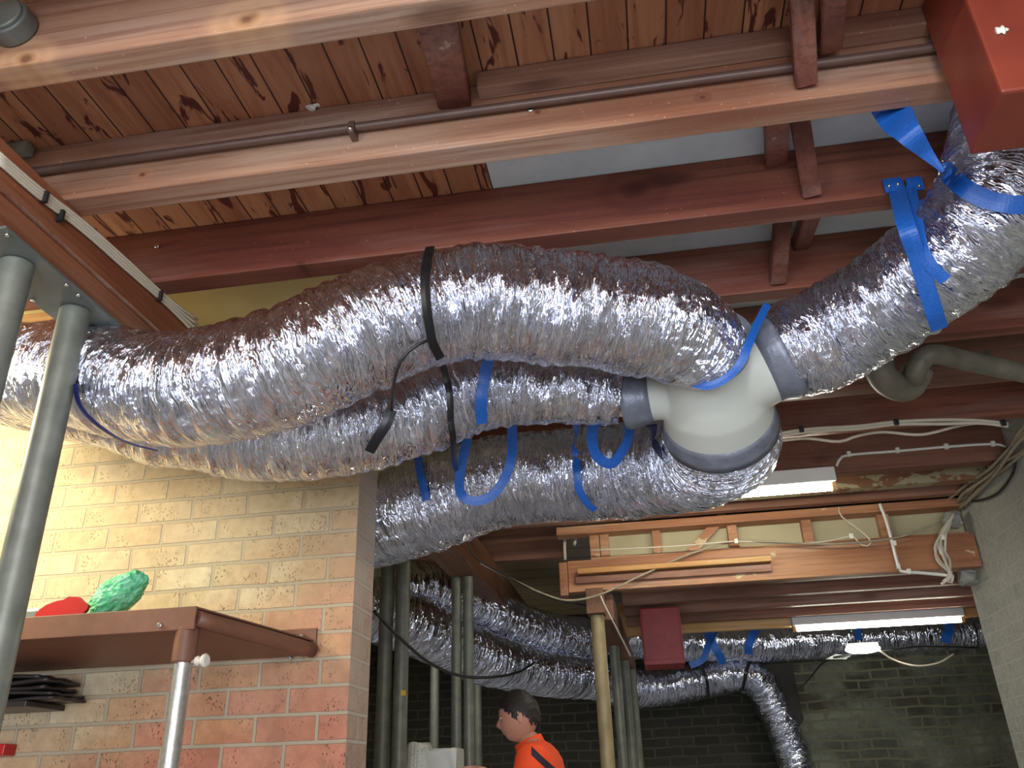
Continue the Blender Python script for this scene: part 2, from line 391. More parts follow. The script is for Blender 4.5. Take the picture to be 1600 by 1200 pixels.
def nib_tint(m, base, sp, rnd):
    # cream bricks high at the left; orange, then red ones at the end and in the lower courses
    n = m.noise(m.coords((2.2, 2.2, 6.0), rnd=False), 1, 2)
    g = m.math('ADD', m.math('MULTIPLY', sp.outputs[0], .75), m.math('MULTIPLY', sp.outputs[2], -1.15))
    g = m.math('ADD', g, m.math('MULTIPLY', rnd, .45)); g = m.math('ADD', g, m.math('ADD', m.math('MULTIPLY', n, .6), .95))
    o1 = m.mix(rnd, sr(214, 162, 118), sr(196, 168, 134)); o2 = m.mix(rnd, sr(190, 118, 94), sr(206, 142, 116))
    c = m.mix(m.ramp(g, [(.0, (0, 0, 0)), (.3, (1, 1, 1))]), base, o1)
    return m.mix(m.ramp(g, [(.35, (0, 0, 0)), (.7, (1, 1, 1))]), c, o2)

# ------------------------------------------------------------------ setting
def struct(name, lo, hi, mat, bev=0):
    o = box(name, lo, hi, mat, None, bev); tag(o, kind='structure'); return o
fl = plain('dusty_concrete_floor', sr(176, 178, 184), .8, 0, .15, 2, .2)
struct('floor', (-4.4, -3, FLOOR-.1), (3.4, 9.2, FLOOR), fl)
def ceiling_mat():
    m = NT('floorboards_and_sheets'); tc = m.add('ShaderNodeTexCoord'); sp = m.add('ShaderNodeSeparateXYZ'); m.l(tc.outputs['Object'], sp.inputs[0])
    x = sp.outputs[0]; bw = .092
    q = m.math('DIVIDE', x, bw); cell = m.math('FLOOR', q); fr = m.math('FRACT', q)
    wn = m.add('ShaderNodeTexWhiteNoise', noise_dimensions='1D'); m.l(cell, wn.inputs['W'])
    g = m.noise(m.coords((26, 2.2, 5), rnd=False), 1, 6, .65, .8)
    c = m.ramp(g, [(.28, sr(150, 96, 68)), (.5, sr(186, 128, 94)), (.75, sr(206, 156, 120))])
    c = m.mix(m.math('MULTIPLY', wn.outputs[0], .5), c, sr(128, 70, 50))
    st = m.noise(m.coords((17, 4.5, 5), rnd=False), 1, 3, .6, 1.2)
    c = m.mix(m.ramp(st, [(.585, (0, 0, 0)), (.63, (1, 1, 1))]), c, sr(92, 38, 28))
    gap = m.math('LESS_THAN', fr, .05); c = m.mix(gap, c, sr(60, 28, 20))
    m.color(c); m.set(Roughness=.6); m.bump(m.math('SUBTRACT', m.math('MULTIPLY', g, .3), gap), .5, .004); return m.m
CB = ceiling_mat()
def sheet_mat():
    m = NT('fibre_cement_sheet'); n = m.noise(m.coords((3, 3, 3), rnd=False), 1, 6, .7)
    tc = m.add('ShaderNodeTexCoord'); sp = m.add('ShaderNodeSeparateXYZ'); m.l(tc.outputs['Object'], sp.inputs[0])
    # blue-grey right, creamier left; rear browned to darken what the ducts reflect
    f = m.ramp(m.math('ADD', sp.outputs[0], 1.2), [(.35, (0, 0, 0)), (.9, (1, 1, 1))])
    c = m.mix(f, m.ramp(n, [(.3, sr(196, 184, 134)), (.7, sr(212, 202, 154))]), m.ramp(n, [(.3, sr(196, 208, 214)), (.7, sr(226, 236, 240))]))
    fr = m.math('FRACT', m.math('DIVIDE', m.math('ADD', sp.outputs[1], .1), .3))
    deep = m.math('GREATER_THAN', sp.outputs[1], 2.95)
    c = m.mix(m.math('MULTIPLY', m.math('GREATER_THAN', sp.outputs[1], 4.1), .8), c, sr(138, 116, 88))
    c = m.mix(m.math('MULTIPLY', m.math('LESS_THAN', fr, .05), deep), c, sr(60, 50, 40))
    m.color(c); m.set(Roughness=.75); return m.m
SH = sheet_mat()
def cplane(name, rects, mat, z0, z1):
    bm = bmesh.new()
    for x0, x1, y0, y1 in rects: B(bm, (x0, y0, z0), (x1, y1, z1))
    o = link(name, bm_mesh(bm, name), mat, origin=(0, 1, z0)); tag(o, kind='structure'); return o
cplane('ceiling', [(-4.4, 3.4, -3, 1.64), (-4.4, -.335, 1.64, 2.055)], CB, 1.65, 1.70)
cplane('ceiling_sheet', [(-.33, 3.4, 1.64, 2.055), (-4.4, 3.4, 2.055, 9.2)], SH, 1.65, 1.69)
# brick nib at the left (thickness 0.21)
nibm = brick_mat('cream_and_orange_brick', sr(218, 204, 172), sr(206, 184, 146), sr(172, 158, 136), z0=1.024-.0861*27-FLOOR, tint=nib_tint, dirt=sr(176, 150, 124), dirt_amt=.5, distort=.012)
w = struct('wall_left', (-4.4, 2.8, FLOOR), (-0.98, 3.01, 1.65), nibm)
ret = brick_mat('mortar_washed_brick_end', sr(206, 172, 152), sr(214, 184, 164), sr(204, 188, 172), mode='yz', z0=1.024-.0861*27-FLOOR, bw=.215, tint=None, dirt=sr(206, 190, 174), dirt_amt=.9, distort=.01)
w.data.materials.append(ret)
for p_ in w.data.polygons:
    if p_.normal.x > .8: p_.material_index = 1
wr = brick_mat('grey_painted_brick', sr(184, 186, 174), sr(196, 196, 184), sr(186, 188, 176), mode='yz', bw=.24, rh=.086, msize=.004, bumpd=.007, dirt=sr(166, 166, 150), dirt_amt=.4, distort=.02)
struct('wall_right', (1.89, -3, FLOOR), (2.12, 5.3, 1.65), wr)
def back_tint(m, base, sp, rnd):
    f = m.ramp(m.noise(m.coords((1.1, 1.1, 1.6), rnd=False), 1, 4), [(.44, (0, 0, 0)), (.52, (1, 1, 1))])
    right = m.ramp(m.math('SUBTRACT', sp.outputs[0], 1.3), [(.35, (0, 0, 0)), (.6, (1, 1, 1))])
    return m.mix(m.math('MULTIPLY', m.math('MULTIPLY', f, right), .85), base, sr(136, 140, 124))
def darken_left(m, c, sp):
    right = m.ramp(m.math('SUBTRACT', sp.outputs[0], 1.3), [(.35, (0, 0, 0)), (.6, (1, 1, 1))])
    return m.mix(right, m.mix(.68, c, sr(36, 36, 32)), c)  # left part of the wall mixed towards near-black, mortar included
bk = brick_mat('dark_brick_with_pale_mortar', sr(70, 68, 56), sr(94, 90, 74), sr(104, 102, 84), z0=.02, bw=.25, rh=.088, msize=.012, tint=back_tint, post=darken_left, distort=.05, dirt=sr(40, 42, 38), dirt_amt=.7)
struct('wall_back', (-4.4, 9.0, FLOOR), (3.4, 9.2, 1.65), bk)
struct('wall_front', (-4.4, -3.1, FLOOR), (2.12, -3.0, 1.65), wr)
struct('wall_far_left', (-4.5, -3, FLOOR), (-4.4, 9.2, 1.65), wr)
struct('wall_far_right', (3.4, 5.3, FLOOR), (3.5, 9.2, 1.65), bk)
dp = plain('near_black_panel', sr(40, 38, 34), .9, 0, .3, 3, .3)

# ------------------------------------------------------------------ joists
def joist(y0, y1, x0, x1, z0, z1, mat, label, name='ceiling_joist', group=None):
    bm = bmesh.new(); B(bm, (x0, y0, z0), (x1, y1, z1), .004)
    o = link(name, bm_mesh(bm, name), mat); return tag(o, label, 'joist', group)
XR = 1.885
def JS(base, spots):
    a = {'joist_pink': (sr(160, 118, 94), sr(132, 78, 56), sr(182, 148, 124)), 'joist_red': (sr(132, 76, 58), sr(96, 46, 38), sr(154, 100, 78))}[base]
    out = []
    for px, py, y, r, kc in spots:
        q = PY(px, py, y); out.append((q.x-(-2.3+XR)/2, q.z-1.452+(.002 if y < 1.3 else 0), r, kc))
    return wood(base+'_knotted', *a, spots=out)
XR = 1.885
joist(.72, .785, -2.3, XR, 1.45, 1.648, M['joist_pink'], 'nearest joist, passing above the top edge of the view')
joist(1.165, 1.23, -2.3, XR, 1.45, 1.648, JS('joist_pink', [(385, 30, 1.165, .085, sr(214, 168, 122)), (40, 92, 1.165, .07, sr(214, 168, 122))]), 'wide pinkish-brown joist crossing the top left corner')
joist(1.60, 1.675, -2.3, XR, 1.452, 1.648, JS('joist_pink', [(222, 273, 1.6, .03, sr(196, 130, 90)), (840, 175, 1.6, .022, sr(140, 80, 56)), (1098, 152, 1.6, .02, sr(96, 56, 44))]), 'pinkish joist with the dark conduit running along its face')
joist(2.015, 2.09, -2.3, XR, 1.452, 1.648, JS('joist_red', [(992, 296, 2.015, .10, sr(74, 30, 24)), (470, 412, 2.015, .035, sr(86, 36, 30))]), 'deep red joist with a large dark knot, just above the longest foil duct')
joist(2.465, 2.53, -.3, XR, 1.452, 1.648, M['joist_red'], 'red joist meeting the top of the white branch fitting')
joist(2.90, 2.965, -.9, XR, 1.45, 1.648, M['joist_red'], 'short reddish joist seen at the right edge above the old drain trap')
joist(3.33, 3.395, -.9, XR, 1.45, 1.648, M['joist_mould'], 'mould-stained joist behind the grey drain trap')
joist(3.76, 3.83, -.9, XR, 1.45, 1.648, M['joist_red'], 'joist with the thick bundle of pale cables clipped under it')
joist(4.33, 4.42, -.9, XR, 1.43, 1.648, M['joist_dark'], 'dark joist behind the upper fluorescent batten')
joist(4.62, 4.70, -.9, XR, 1.43, 1.648, M['joist_flaky'], 'joist with flaking cream paint below the upper fluorescent batten')
joist(4.93, 4.99, -.9, XR, 1.45, 1.648, M['joist_dark'], 'thin dark joist along the top of the framed bulkhead')
joist(5.55, 5.62, -1.6, -.5, 1.40, 1.648, M['joist_dark'], 'dark joist between the middle posts and the bulkhead end')
for i, (y, mt, lb) in enumerate([(5.32, 'joist_dark', 'uppermost low joist directly beneath the bulkhead beam'),
        (5.74, 'joist_dark', 'second low joist below the bulkhead beam'),
        (6.16, 'joist_dark', 'third low joist below the bulkhead beam'),
        (6.58, 'joist_dark', 'low joist just above the long lower fluorescent batten')]):
    joist(y, y+.06, -.14, 3.3, 1.10, 1.34, M[mt], lb)
joist(6.74, 6.79, -.20, 3.3, 1.05, 1.30, M['fir_yellow'], 'orange-yellow fir joist the lower batten and blue straps are fixed to')
bl = box('floor_deck', (-.14, 5.2, 1.34), (3.35, 6.8, 1.38), M['joist_dark']); tag(bl, 'dark boarded deck lying on the low joists behind the bulkhead', 'deck')
# ledger on the conduit joist
ld = box('ledger_strip', (-.29, 1.555, 1.592), (1.2, 1.598, 1.648), M['joist_pink']); tag(ld, 'narrow pinkish timber strip fixed high on the joist above the conduit', 'timber strip')
# herringbone struts
def strut(a, b, w, label, t=.045):
    o = obeam('herringbone_strut', a, b, w, t, M['strut'], up=(0, 0, 1)); return tag(o, label, 'strut', None)
strut((.45, 1.235, 1.615), (.50, 1.595, 1.50), .05, 'vertical-looking strut at the top edge, its foot on the conduit joist')
strut((.505, 1.235, 1.49), (.56, 1.553, 1.565), .05, 'slanting strut at the top edge right of its partner strut')
strut((.50, 1.68, 1.62), (.575, 2.01, 1.485), .05, 'scuffed strut running down the face of the knotted red joist')
strut((.44, 1.68, 1.49), (.50, 2.01, 1.615), .06, 'dark strut rising to the ceiling sheet left of the scuffed one')
strut((.535, 2.095, 1.60), (.535, 2.46, 1.485), .05, 'upright-looking strut between the two red joists above the fitting')
strut((.59, 2.095, 1.49), (.63, 2.46, 1.615), .05, 'slanting strut behind the two red joists above the right duct')
strut((-.315, 1.235, 1.50), (-.355, 1.595, 1.60), .085, 'wide brown strut between the top left joist and the ledger strip end')
# beam at left, posts, plate
bt = empty('support_beam', (-1.46, .9, 1.22))
box('upper_timber', (-1.50, -1.2, 1.325), (-1.412, 2.72, 1.448), M['beam_y'], bt)
box('lower_timber', (-1.512, -1.2, 1.22), (-1.414, 2.72, 1.319), M['beam_y'], bt)
box('joint_strip', (-1.412, -1.0, 1.316), (-1.404, 2.6, 1.325), M['joist_pink'], bt, 0)  # thin pale strip along the joint of the two timbers
tag(bt, 'doubled red-brown beam on the two thick grey posts at the left edge', 'beam')
def post(name, x, y, z1, r, mat, label, group=None, plate=None, tape=None):
    e = empty(name, (x, y, FLOOR)); cyl('shaft', (x, y, FLOOR+.008), (x, y, z1), r, mat, e, 32)
    k_ = 1.03; box('foot_plate', (x-r*k_, y-r*k_, FLOOR), (x+r*k_, y+r*k_, FLOOR+.008), M['plate'], e, .001)
    if plate: box('head_plate', (x-plate[0], y-plate[1], z1), (x+plate[0], y+plate[1], z1+.008), M['plate'], e, .001)
    if tape: 
        an = [math.radians(a) for a in range(-72, -24, 6)]; bm = bmesh.new()
        ring = [[bm.verts.new((x+rr_*math.cos(a), y+rr_*math.sin(a), z)) for a in an] for rr_ in (r*.9, r*1.03) for z in (tape-.014+.006, tape+.016)]
        for A_, B_ in ((0, 1), (1, 3), (3, 2), (2, 0)):
            for k in range(len(an)-1): bm.faces.new((ring[A_][k], ring[A_][k+1], ring[B_][k+1], ring[B_][k]))
        link('tape_mark', bm_mesh(bm, 'tape'), M['yellow'], e)
    return tag(e, label, 'post', group)
p = PD(117, 480, 2.26)
post('steel_post', -1.445, 1.765, 1.210, .039, M['galv'], 'thick grey steel post at the left, right one of the near pair')
post('steel_post', -1.445, 1.535, 1.210, .039, M['galv'], 'thick grey steel post cut by the left edge of the photo')
pl = empty('beam_plate', (-1.46, 1.65, 1.212))
o_ = []
bm = bmesh.new(); B(bm, (-1.53, 1.40, 1.211), (-1.375, 1.93, 1.219), .002); link('plate', bm_mesh(bm, 'plate'), M['plate'], pl)
for sx in (-1.515, -1.385):
    for sy in (1.42, 1.64, 1.69, 1.90): cyl('bolt', (sx, sy, 1.203), (sx, sy, 1.211), .006, M['zinc'], pl, 8)
tag(pl, 'grey steel head plate under the beam joining the near pair of posts', 'plate')
ot = PY(90, 507, 2.10).z
o = box('timber_trimmer', (-3.4, 2.10, ot), (-1.53, 2.17, 1.449), M['fir_yellow']); tag(o, 'bright orange timber seen between the two thick grey posts', 'timber')
# middle beam and posts behind the nib
mb = empty('middle_beam', (-1.04, 4.7, 1.17))
box('timber', (-1.13, 4.1, 1.17), (-.96, 7.4, 1.40), M['beam_y_dark'], mb)
tag(mb, 'short brown beam end above the slim post pair in the middle', 'beam')
def pp(px, py, y): v = PY(px, py, y); return v
v = pp(606, 892, 4.2); post('steel_post', v.x, 4.2, 1.12, .036, M['galv_dark'], 'grey post nearest the brick nib, left of the yellow-marked post')
v = pp(631, 880, 4.2); post('steel_post', v.x, 4.2, 1.12, .036, M['galv_dark'], 'grey post with a small yellow tape mark', tape=PY(630, 1085, 4.2).z)
hb = box('cross_beam', (-1.75, 4.14, 1.122), (-1.14, 4.26, 1.25), M['beam_y_dark']); tag(hb, 'dark timber header carried by the two posts beside the brick nib', 'beam')
v = pp(713, 907, 4.95); post('steel_post', v.x, 4.95, 1.169, .030, M['galv_dark'], 'left post of the touching slim pair under the middle beam')
v = pp(730, 907, 4.95); post('steel_post', v.x+.004, 4.95, 1.169, .030, M['galv_dark'], 'right post of the touching slim pair under the middle beam')
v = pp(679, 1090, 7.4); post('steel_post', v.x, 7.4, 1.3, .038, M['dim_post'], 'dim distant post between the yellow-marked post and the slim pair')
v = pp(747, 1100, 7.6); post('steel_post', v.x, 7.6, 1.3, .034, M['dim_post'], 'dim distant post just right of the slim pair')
v = pp(933, 962, 5.06)
ZB = .90
post('steel_post', v.x, 5.06, .915, .040, M['rusty_post'], 'rust-stained post under the end of the bulkhead beam')
blk = box('packing_block', (v.x-.055, 4.99, .917), (v.x+.05, 5.12, 1.062), M['beam_y_dark']); tag(blk, 'dark timber block between the rust-stained post and the bulkhead beam', 'block')
rb = empty('rear_beam', (-.2, 6.3, ZB)); 
obeam('timber', (v.x+.03, 5.13, ZB+.075), (v.x+.085, 8.3, ZB+.075), .13, .15, M['beam_y_dark'], rb); tag(rb, 'dark beam running back from the rust-stained post over slimmer posts', 'beam')
for (px, py, y, lb) in ((959, 1007, 6.15, 'first slim grey post behind the rust-stained post'), (976, 1032, 6.95, 'second slim grey post behind the rust-stained post'), (987, 1050, 7.5, 'last and dimmest slim post behind the rust-stained post')):
    q = PY(px, py, y); post('steel_post', q.x, y, ZB-.001, .034, M['galv_dark'], lb)

# ------------------------------------------------------------------ bulkhead
YB = 5.0
def zz(px, py, y=YB): return PY(px, py, y).z
bh = empty('bulkhead_frame', (.7, 5.1, 1.06)); XB0 = PY(882, 900, YB).x; XB1 = 1.88
zt, zb = zz(885, 877), zz(885, 925)
box('main_beam', (XB0+.02, YB+.02, zb), (XB1, YB+.075, zt+.005), M['fir'], bh)
box('end_stop', (XB0-.03, YB+.0, zb-.02), (XB0+.018, YB+.12, zt-.005), M['fir'], bh)
XF = PY(922, 840, YB+.08).x
box('bottom_rail', (XF, YB+.078, zt-.03), (XB1, YB+.12, zz(1200, 852, YB+.08)), M['fir'], bh)
box('fibre_panel', (XF+.02, YB+.14, zt-.02), (XB1, YB+.15, 1.448), M['panel'], bh, 0)
for a, b in ((920, 935), (936, 950), (1018, 1031), (1137, 1152), (1254, 1270), (1376, 1394)):
    x0 = PY(a, 830, YB+.08).x; x1 = PY(b, 830, YB+.08).x
    box('stud', (x0, YB+.08, zt-.01), (x1, YB+.135, 1.448), M['fir'], bh, .003)
a = PY(1080, 864, YB+.1); b_ = PY(1132, 803, YB+.1)
obeam('diagonal_brace', a, b_, .02, .055, M['fir'], bh, up=(0, 0, 1))
box('top_rail', (XF-.2, YB+.02, 1.40), (XB1, YB+.135, 1.449), M['fir'], bh)
tag(bh, 'orange fir bulkhead frame with cream panels, studs and one diagonal brace', 'wall frame')
x0 = PY(903, 890, YB).x; x1 = PY(1204, 875, YB).x
s1 = box('beam_face_strip', (x0, YB-.05, zz(1000, 893)), (x1, YB+.018, zz(1000, 885)), M['fir_yellow']); tag(s1, 'pale yellow timber strip on the face of the bulkhead beam', 'timber strip')
s2 = box('beam_face_strip', (x0-.02, YB-.008, zz(1000, 906)), (x1, YB+.018, zz(1000, 894)), M['joist_dark']); tag(s2, 'dark strip standing in for the shadow below the pale strip on the bulkhead beam', 'timber strip')  # dark strip built in place of the shadow under the pale one

# ------------------------------------------------------------------ ducts
def vnoise(x, y, seed, px=None):
    """value noise on arrays; px = period in x cells"""
    r = np.random.RandomState(seed).rand(512, 512); xi = np.floor(x).astype(int); yi = np.floor(y).astype(int)
    fx = x-xi; fy = y-yi; fx = fx*fx*(3-2*fx); fy = fy*fy*(3-2*fy)
    m = px or 512; g = lambda a, b: r[(a % m) % 512, b % 512]
    return (g(xi, yi)*(1-fx)+g(xi+1, yi)*fx)*(1-fy)+(g(xi, yi+1)*(1-fx)+g(xi+1, yi+1)*fx)*fy - .5
DUCTS = {}
def duct(name, key, pts, label, group, step=.007, nu=110, amp=1.0, cuffs=()):
    """pts: (px, py, dist, radius)"""
    P = np.array([list(PD(a, b, d))+[r] for a, b, d, r in pts]); P = catmull(P, 16)
    P, s = resample(P, step); C = P[:, :3]; R = P[:, 3]
    DUCTS[key] = (C, R)
    T, N, Bn = frames(C); th = np.linspace(0, 2*PI, nu, endpoint=False)
    S, TH = np.meshgrid(s, th, indexing='ij'); seed = abs(hash(key)) % 1000 if False else sum(map(ord, key))
    a = TH/(2*PI)
    kS = .55 if key[0] == 'F' else 1.0; S0 = S; S = S*kS
    wob = vnoise(a*5, S*38+.8*np.sin(TH*2)+a*2*0, seed, 5)*.008 + vnoise(a*9, S*70, seed+1, 9)*.007 + vnoise(a*24, S*60, seed+2, 24)*.004
    sag = vnoise(a*4, S*7, seed+3, 4)*.022
    S = S0
    if kS < 1: wob = wob*1.8
    pleat = .0015*np.sin((S/.045+a)*2*PI)
    for c in cuffs:      # places pinched by straps
        wob = wob - .010*np.exp(-((S-c)/.02)**2)
    r = R[:, None] + amp*(wob+sag+pleat)
    V = C[:, None]+r[..., None]*(N[:, None]*np.cos(TH)[..., None]+Bn[:, None]*np.sin(TH)[..., None])
    U = np.linspace(0, 2*PI*R.mean(), nu+1)
    o = link(name, grid_mesh(name, V, nu, uv=(U, s)), M['foil_rear' if key[0] == 'F' else 'foil']); return tag(o, label, 'duct', group)
G = 'foil-wrapped flexible ducts'
duct('flexible_duct', 'D1', [(-60, 575, 2.95, .15), (20, 577, 2.72, .15), (100, 584, 2.50, .15), (170, 596, 2.38, .152), (250, 606, 2.28, .152), (330, 602, 2.22, .155), (420, 580, 2.17, .156), (500, 552, 2.16, .156), (590, 512, 2.2, .156), (680, 482, 2.25, .152), (770, 473, 2.27, .155), (850, 479, 2.28, .156), (930, 490, 2.29, .156), (1005, 500, 2.30, .155), (1058, 513, 2.32, .150), (1090, 533, 2.37, .138), (1103, 548, 2.43, .122)],
     'largest foil duct, bulging across the middle and bound by a black strap', G)
duct('flexible_duct', 'D2', [(-60, 590, 3.0, .14), (20, 596, 2.85, .14), (110, 615, 2.66, .14), (200, 638, 2.6, .14), (300, 662, 2.58, .142), (400, 675, 2.56, .142), (500, 674, 2.54, .144), (594, 658, 2.56, .144), (665, 634, 2.6, .142), (735, 608, 2.63, .134), (800, 602, 2.63, .122), (870, 608, 2.61, .108), (930, 616, 2.60, .098), (970, 620, 2.59, .090)],
     'second foil duct, tucked beneath the largest one and crossing above the brick nib', G)
duct('flexible_duct', 'D3', [(1124, 662, 2.66, .168), (1125, 685, 2.80, .185), (1108, 708, 2.95, .186), (1065, 726, 3.1, .186), (985, 735, 3.25, .186), (890, 741, 3.32, .187), (790, 752, 3.35, .188), (695, 778, 3.37, .188), (615, 805, 3.42, .185), (540, 830, 3.62, .18), (430, 850, 3.95, .18)],
     'lower foil duct curling out of the bottom of the fitting towards the brick nib', G)
duct('flexible_duct', 'D4', [(1222, 556, 2.47, .13), (1255, 541, 2.46, .15), (1310, 513, 2.44, .15), (1400, 462, 2.33, .15), (1485, 398, 2.22, .15), (1550, 325, 2.17, .152), (1578, 245, 2.2, .152), (1588, 180, 2.26, .152), (1592, 140, 2.27, .15)],
     'right foil duct bending up from the fitting to behind the glossy red box', G)
GF = 'foil ducts at the rear of the room'
duct('flexible_duct', 'F1', [(520, 925, 5.2, .17), (600, 915, 5.25, .17), (660, 918, 5.4, .17), (720, 938, 5.7, .17), (790, 970, 6.2, .17), (860, 992, 6.8, .17), (930, 999, 7.4, .172), (1010, 1001, 7.7, .172), (1090, 1003, 7.8, .172), (1200, 1003, 7.9, .172), (1350, 996, 8.1, .172), (1480, 990, 8.2, .172), (1545, 987, 8.25, .172)],
     'distant foil duct running level behind the small red box and lower batten', GF, .014, 72, .8)
duct('flexible_duct', 'F2', [(540, 940, 4.9, .18), (600, 958, 5.0, .18), (650, 978, 5.15, .178), (710, 1008, 5.5, .176), (780, 1035, 5.9, .172), (850, 1052, 6.5, .172), (920, 1060, 7.2, .17), (1000, 1076, 7.75, .168), (1080, 1066, 7.85, .168), (1140, 1054, 7.9, .165), (1180, 1062, 7.9, .155), (1205, 1100, 7.85, .155), (1228, 1150, 7.75, .155), (1248, 1210, 7.6, .155), (1262, 1280, 7.5, .155)],
     'distant foil duct sagging below its neighbour then dropping to the floor', GF, .014, 72, .8)

# ------------------------------------------------------------------ white branch fitting
A = np.array(PD(1103, 550, 2.42)); Bp = np.array(PD(1122, 648, 2.60)); ax = Bp-A; L = np.linalg.norm(ax); ax /= L
bf = empty('branch_fitting', tuple((A+Bp)/2))
body = lathe('t', A-ax*.03, ax, [(0, .118), (.05, .120), (.10, .132), (.16, .150), (.21, .163), (L+.03, .168), (L+.07, .168)], None, None, 64)
def arm(px, py, d, r0, r1, toward):
    e = np.array(PD(px, py, d)); c = np.array(toward); v = c-e; l = np.linalg.norm(v); v /= l
    return e, v, lathe('t', e-v*.03, v, [(0, r0), (.05, r0), (l*.45, r0*1.04), (l, r1)], None, None, 48)
mid = (A*.45+Bp*.55)
eL, vL, oL = arm(1012, 621, 2.57, .073, .085, mid)
eR, vR, oR = arm(1212, 560, 2.48, .118, .130, mid)
tmp = join_objs('t', [body, oL, oR], None, None)
md = tmp.modifiers.new('r', 'REMESH'); md.mode = 'VOXEL'; md.voxel_size = .005
md = tmp.modifiers.new('s', 'SMOOTH'); md.factor = .5; md.iterations = 14
dg = bpy.context.evaluated_depsgraph_get(); m2 = bpy.data.meshes.new_from_object(tmp.evaluated_get(dg))
m2.transform(tmp.matrix_world if tmp.matrix_world.translation.length > 0 else Matrix.Translation(tmp.location)); bpy.data.objects.remove(tmp)
m2.polygons.foreach_set('use_smooth', [True]*len(m2.polygons)); bd = link('body', m2, M['white_metal'], bf)
lathe('tape_band', eL-vL*.075, vL, [(0, .088), (.02, .090), (.05, .082), (.068, .078), (.085, .075)], M['duct_tape'], bf, 64)
lathe('tape_band', eR-vR*.035, vR, [(0, .137), (.03, .134), (.055, .124), (.075, .121)], M['duct_tape'], bf, 64)
lathe('tape_band', A-ax*.045, ax, [(0, .137), (.025, .130), (.055, .122), (.062, .121)], M['duct_tape'], bf, 64)
lathe('tape_band', Bp-ax*.012, ax, [(0, .169), (.02, .172), (.05, .176), (.075, .180)], M['duct_tape'], bf, 64)
tag(bf, 'white four-way branch fitting with grey taped collars joining four ducts', 'duct fitting')

# ------------------------------------------------------------------ straps
def hit(px, py, keys, off=.008):  # where a sight line meets a duct
    v = np.array(ray(px, py)); best = None
    for k in keys:
        C, R = DUCTS[k]; d = np.linspace(1.2, 9.0, 1600)
        P = v[None]*d[:, None]; sub = slice(None, None, 3)
        D = np.sqrt(((P[:, None]-C[None, sub])**2).sum(-1)) - R[sub][None]
        m = D.min(1); ok = np.where(m < off)[0]
        if len(ok): i = ok[0]; q = P[i]; j = D[i].argmin(); n = q-C[sub][j]
        else:
            i = m.argmin(); j = D[i].argmin(); c = C[sub][j]; n = P[i]-c; n /= np.linalg.norm(n); q = c+n*(R[sub][j]+off)
        n = n/np.linalg.norm(n)
        if best is None or np.linalg.norm(q) < np.linalg.norm(best[0]): best = (q, n)
    return best
def ribbon(name, pts, wid, mat, parent=None, thick=.003, twist=0, taper=None):
    """pts: list of (point, normal) ; strip with real thickness"""
    Q = np.array([list(p)+list(n) for p, n in pts]); Q = catmull(Q, 10) if len(Q) > 2 else Q
    Q, s = resample(Q, .008); C = Q[:, :3]; Nn = Q[:, 3:6]; T = np.gradient(C, axis=0); T /= np.linalg.norm(T, axis=1)[:, None]
    Nn = Nn-T*(Nn*T).sum(1)[:, None]; Nn /= np.linalg.norm(Nn, axis=1)[:, None]; X = np.cross(T, Nn)
    if twist:
        a = np.linspace(0, twist, len(C))[:, None]; Nn, X = Nn*np.cos(a)+X*np.sin(a), X*np.cos(a)-Nn*np.sin(a)
    h = wid/2*(np.interp(np.linspace(0, 1, len(C)), *taper)[:, None] if taper else 1); t = thick/2
    V = np.stack([C-X*h-Nn*t, C-X*h+Nn*t, C+Nn*t*1.6, C+X*h+Nn*t, C+X*h-Nn*t, C-Nn*t], 1)
    me = grid_mesh(name, V, 6); me.polygons.foreach_set('use_smooth', [False]*len(me.polygons))
    return link(name, me, mat, parent)
def strap(name, path, wid, mat, label, cat='strap', group=None, twist=0, parent=None, off=.017, taper=None):
    """path items: (px,py,'keys') on a duct or (px,py,dist)"""
    pts = []
    for px, py, k in path:
        if isinstance(k, str): q, n = hit(px, py, k.split('+'), off)
        else: q = np.array(PD(px, py, k)); n = -np.array(ray(px, py)); n /= np.linalg.norm(n)
        pts.append((q, n))
    o = ribbon(name, pts, wid, mat, parent, twist=twist, taper=taper)
    if parent is None: tag(o, label, cat, group)
    return o
GB = 'blue webbing straps holding the ducts'; W_ = .036
# right duct
v2 = PY(1402, 284, 2.0); v3 = PY(1432, 284, 2.0)
def onj(px, py, y=2.008): q = PY(px, py, y); return q.length/ray(px, py).length
e = empty('blue_strap', tuple(PY(1400, 184, 1.66)))
strap('upper_run', [(1378, 150, onj(1378, 150, 1.682)), (1394, 176, onj(1394, 176, 1.70)), (1420, 208, 1.96), (1448, 240, 1.98), (1474, 268, 1.98)], .066, M['blue'], '', parent=e, taper=([0, .35, .6, 1], [1.15, 1.15, .8, .12]))
strap('band', [(1474, 262, 1.985), (1488, 278, 'D4'), (1510, 296, 'D4'), (1540, 311, 'D4'), (1570, 318, 'D4'), (1600, 320, 'D4'), (1640, 314, 'D4')], .044, M['blue'], '', parent=e, taper=([0, .12, 1], [.3, 1, 1]), off=.02)
tag(e, 'blue strap running down from the conduit joist and round the duct by the red box', 'strap', GB)
e = empty('blue_strap', tuple(PY(1415, 284, 2.0)))
strap('loop', [(1398, 284, onj(1398, 284)), (1402, 300, onj(1402, 300, 1.99)), (1415, 350, 2.12), (1432, 400, 'D4'), (1448, 450, 'D4'), (1460, 488, 'D4'), (1468, 514, 'D4')], .042, M['blue'], '', parent=e)
strap('tail', [(1428, 284, onj(1428, 284, 2.0)), (1424, 300, onj(1424, 300, 1.985)), (1432, 345, 2.16), (1440, 385, 'D4'), (1455, 415, 'D4'), (1478, 438, 'D4')], .030, M['blue'], '', parent=e)
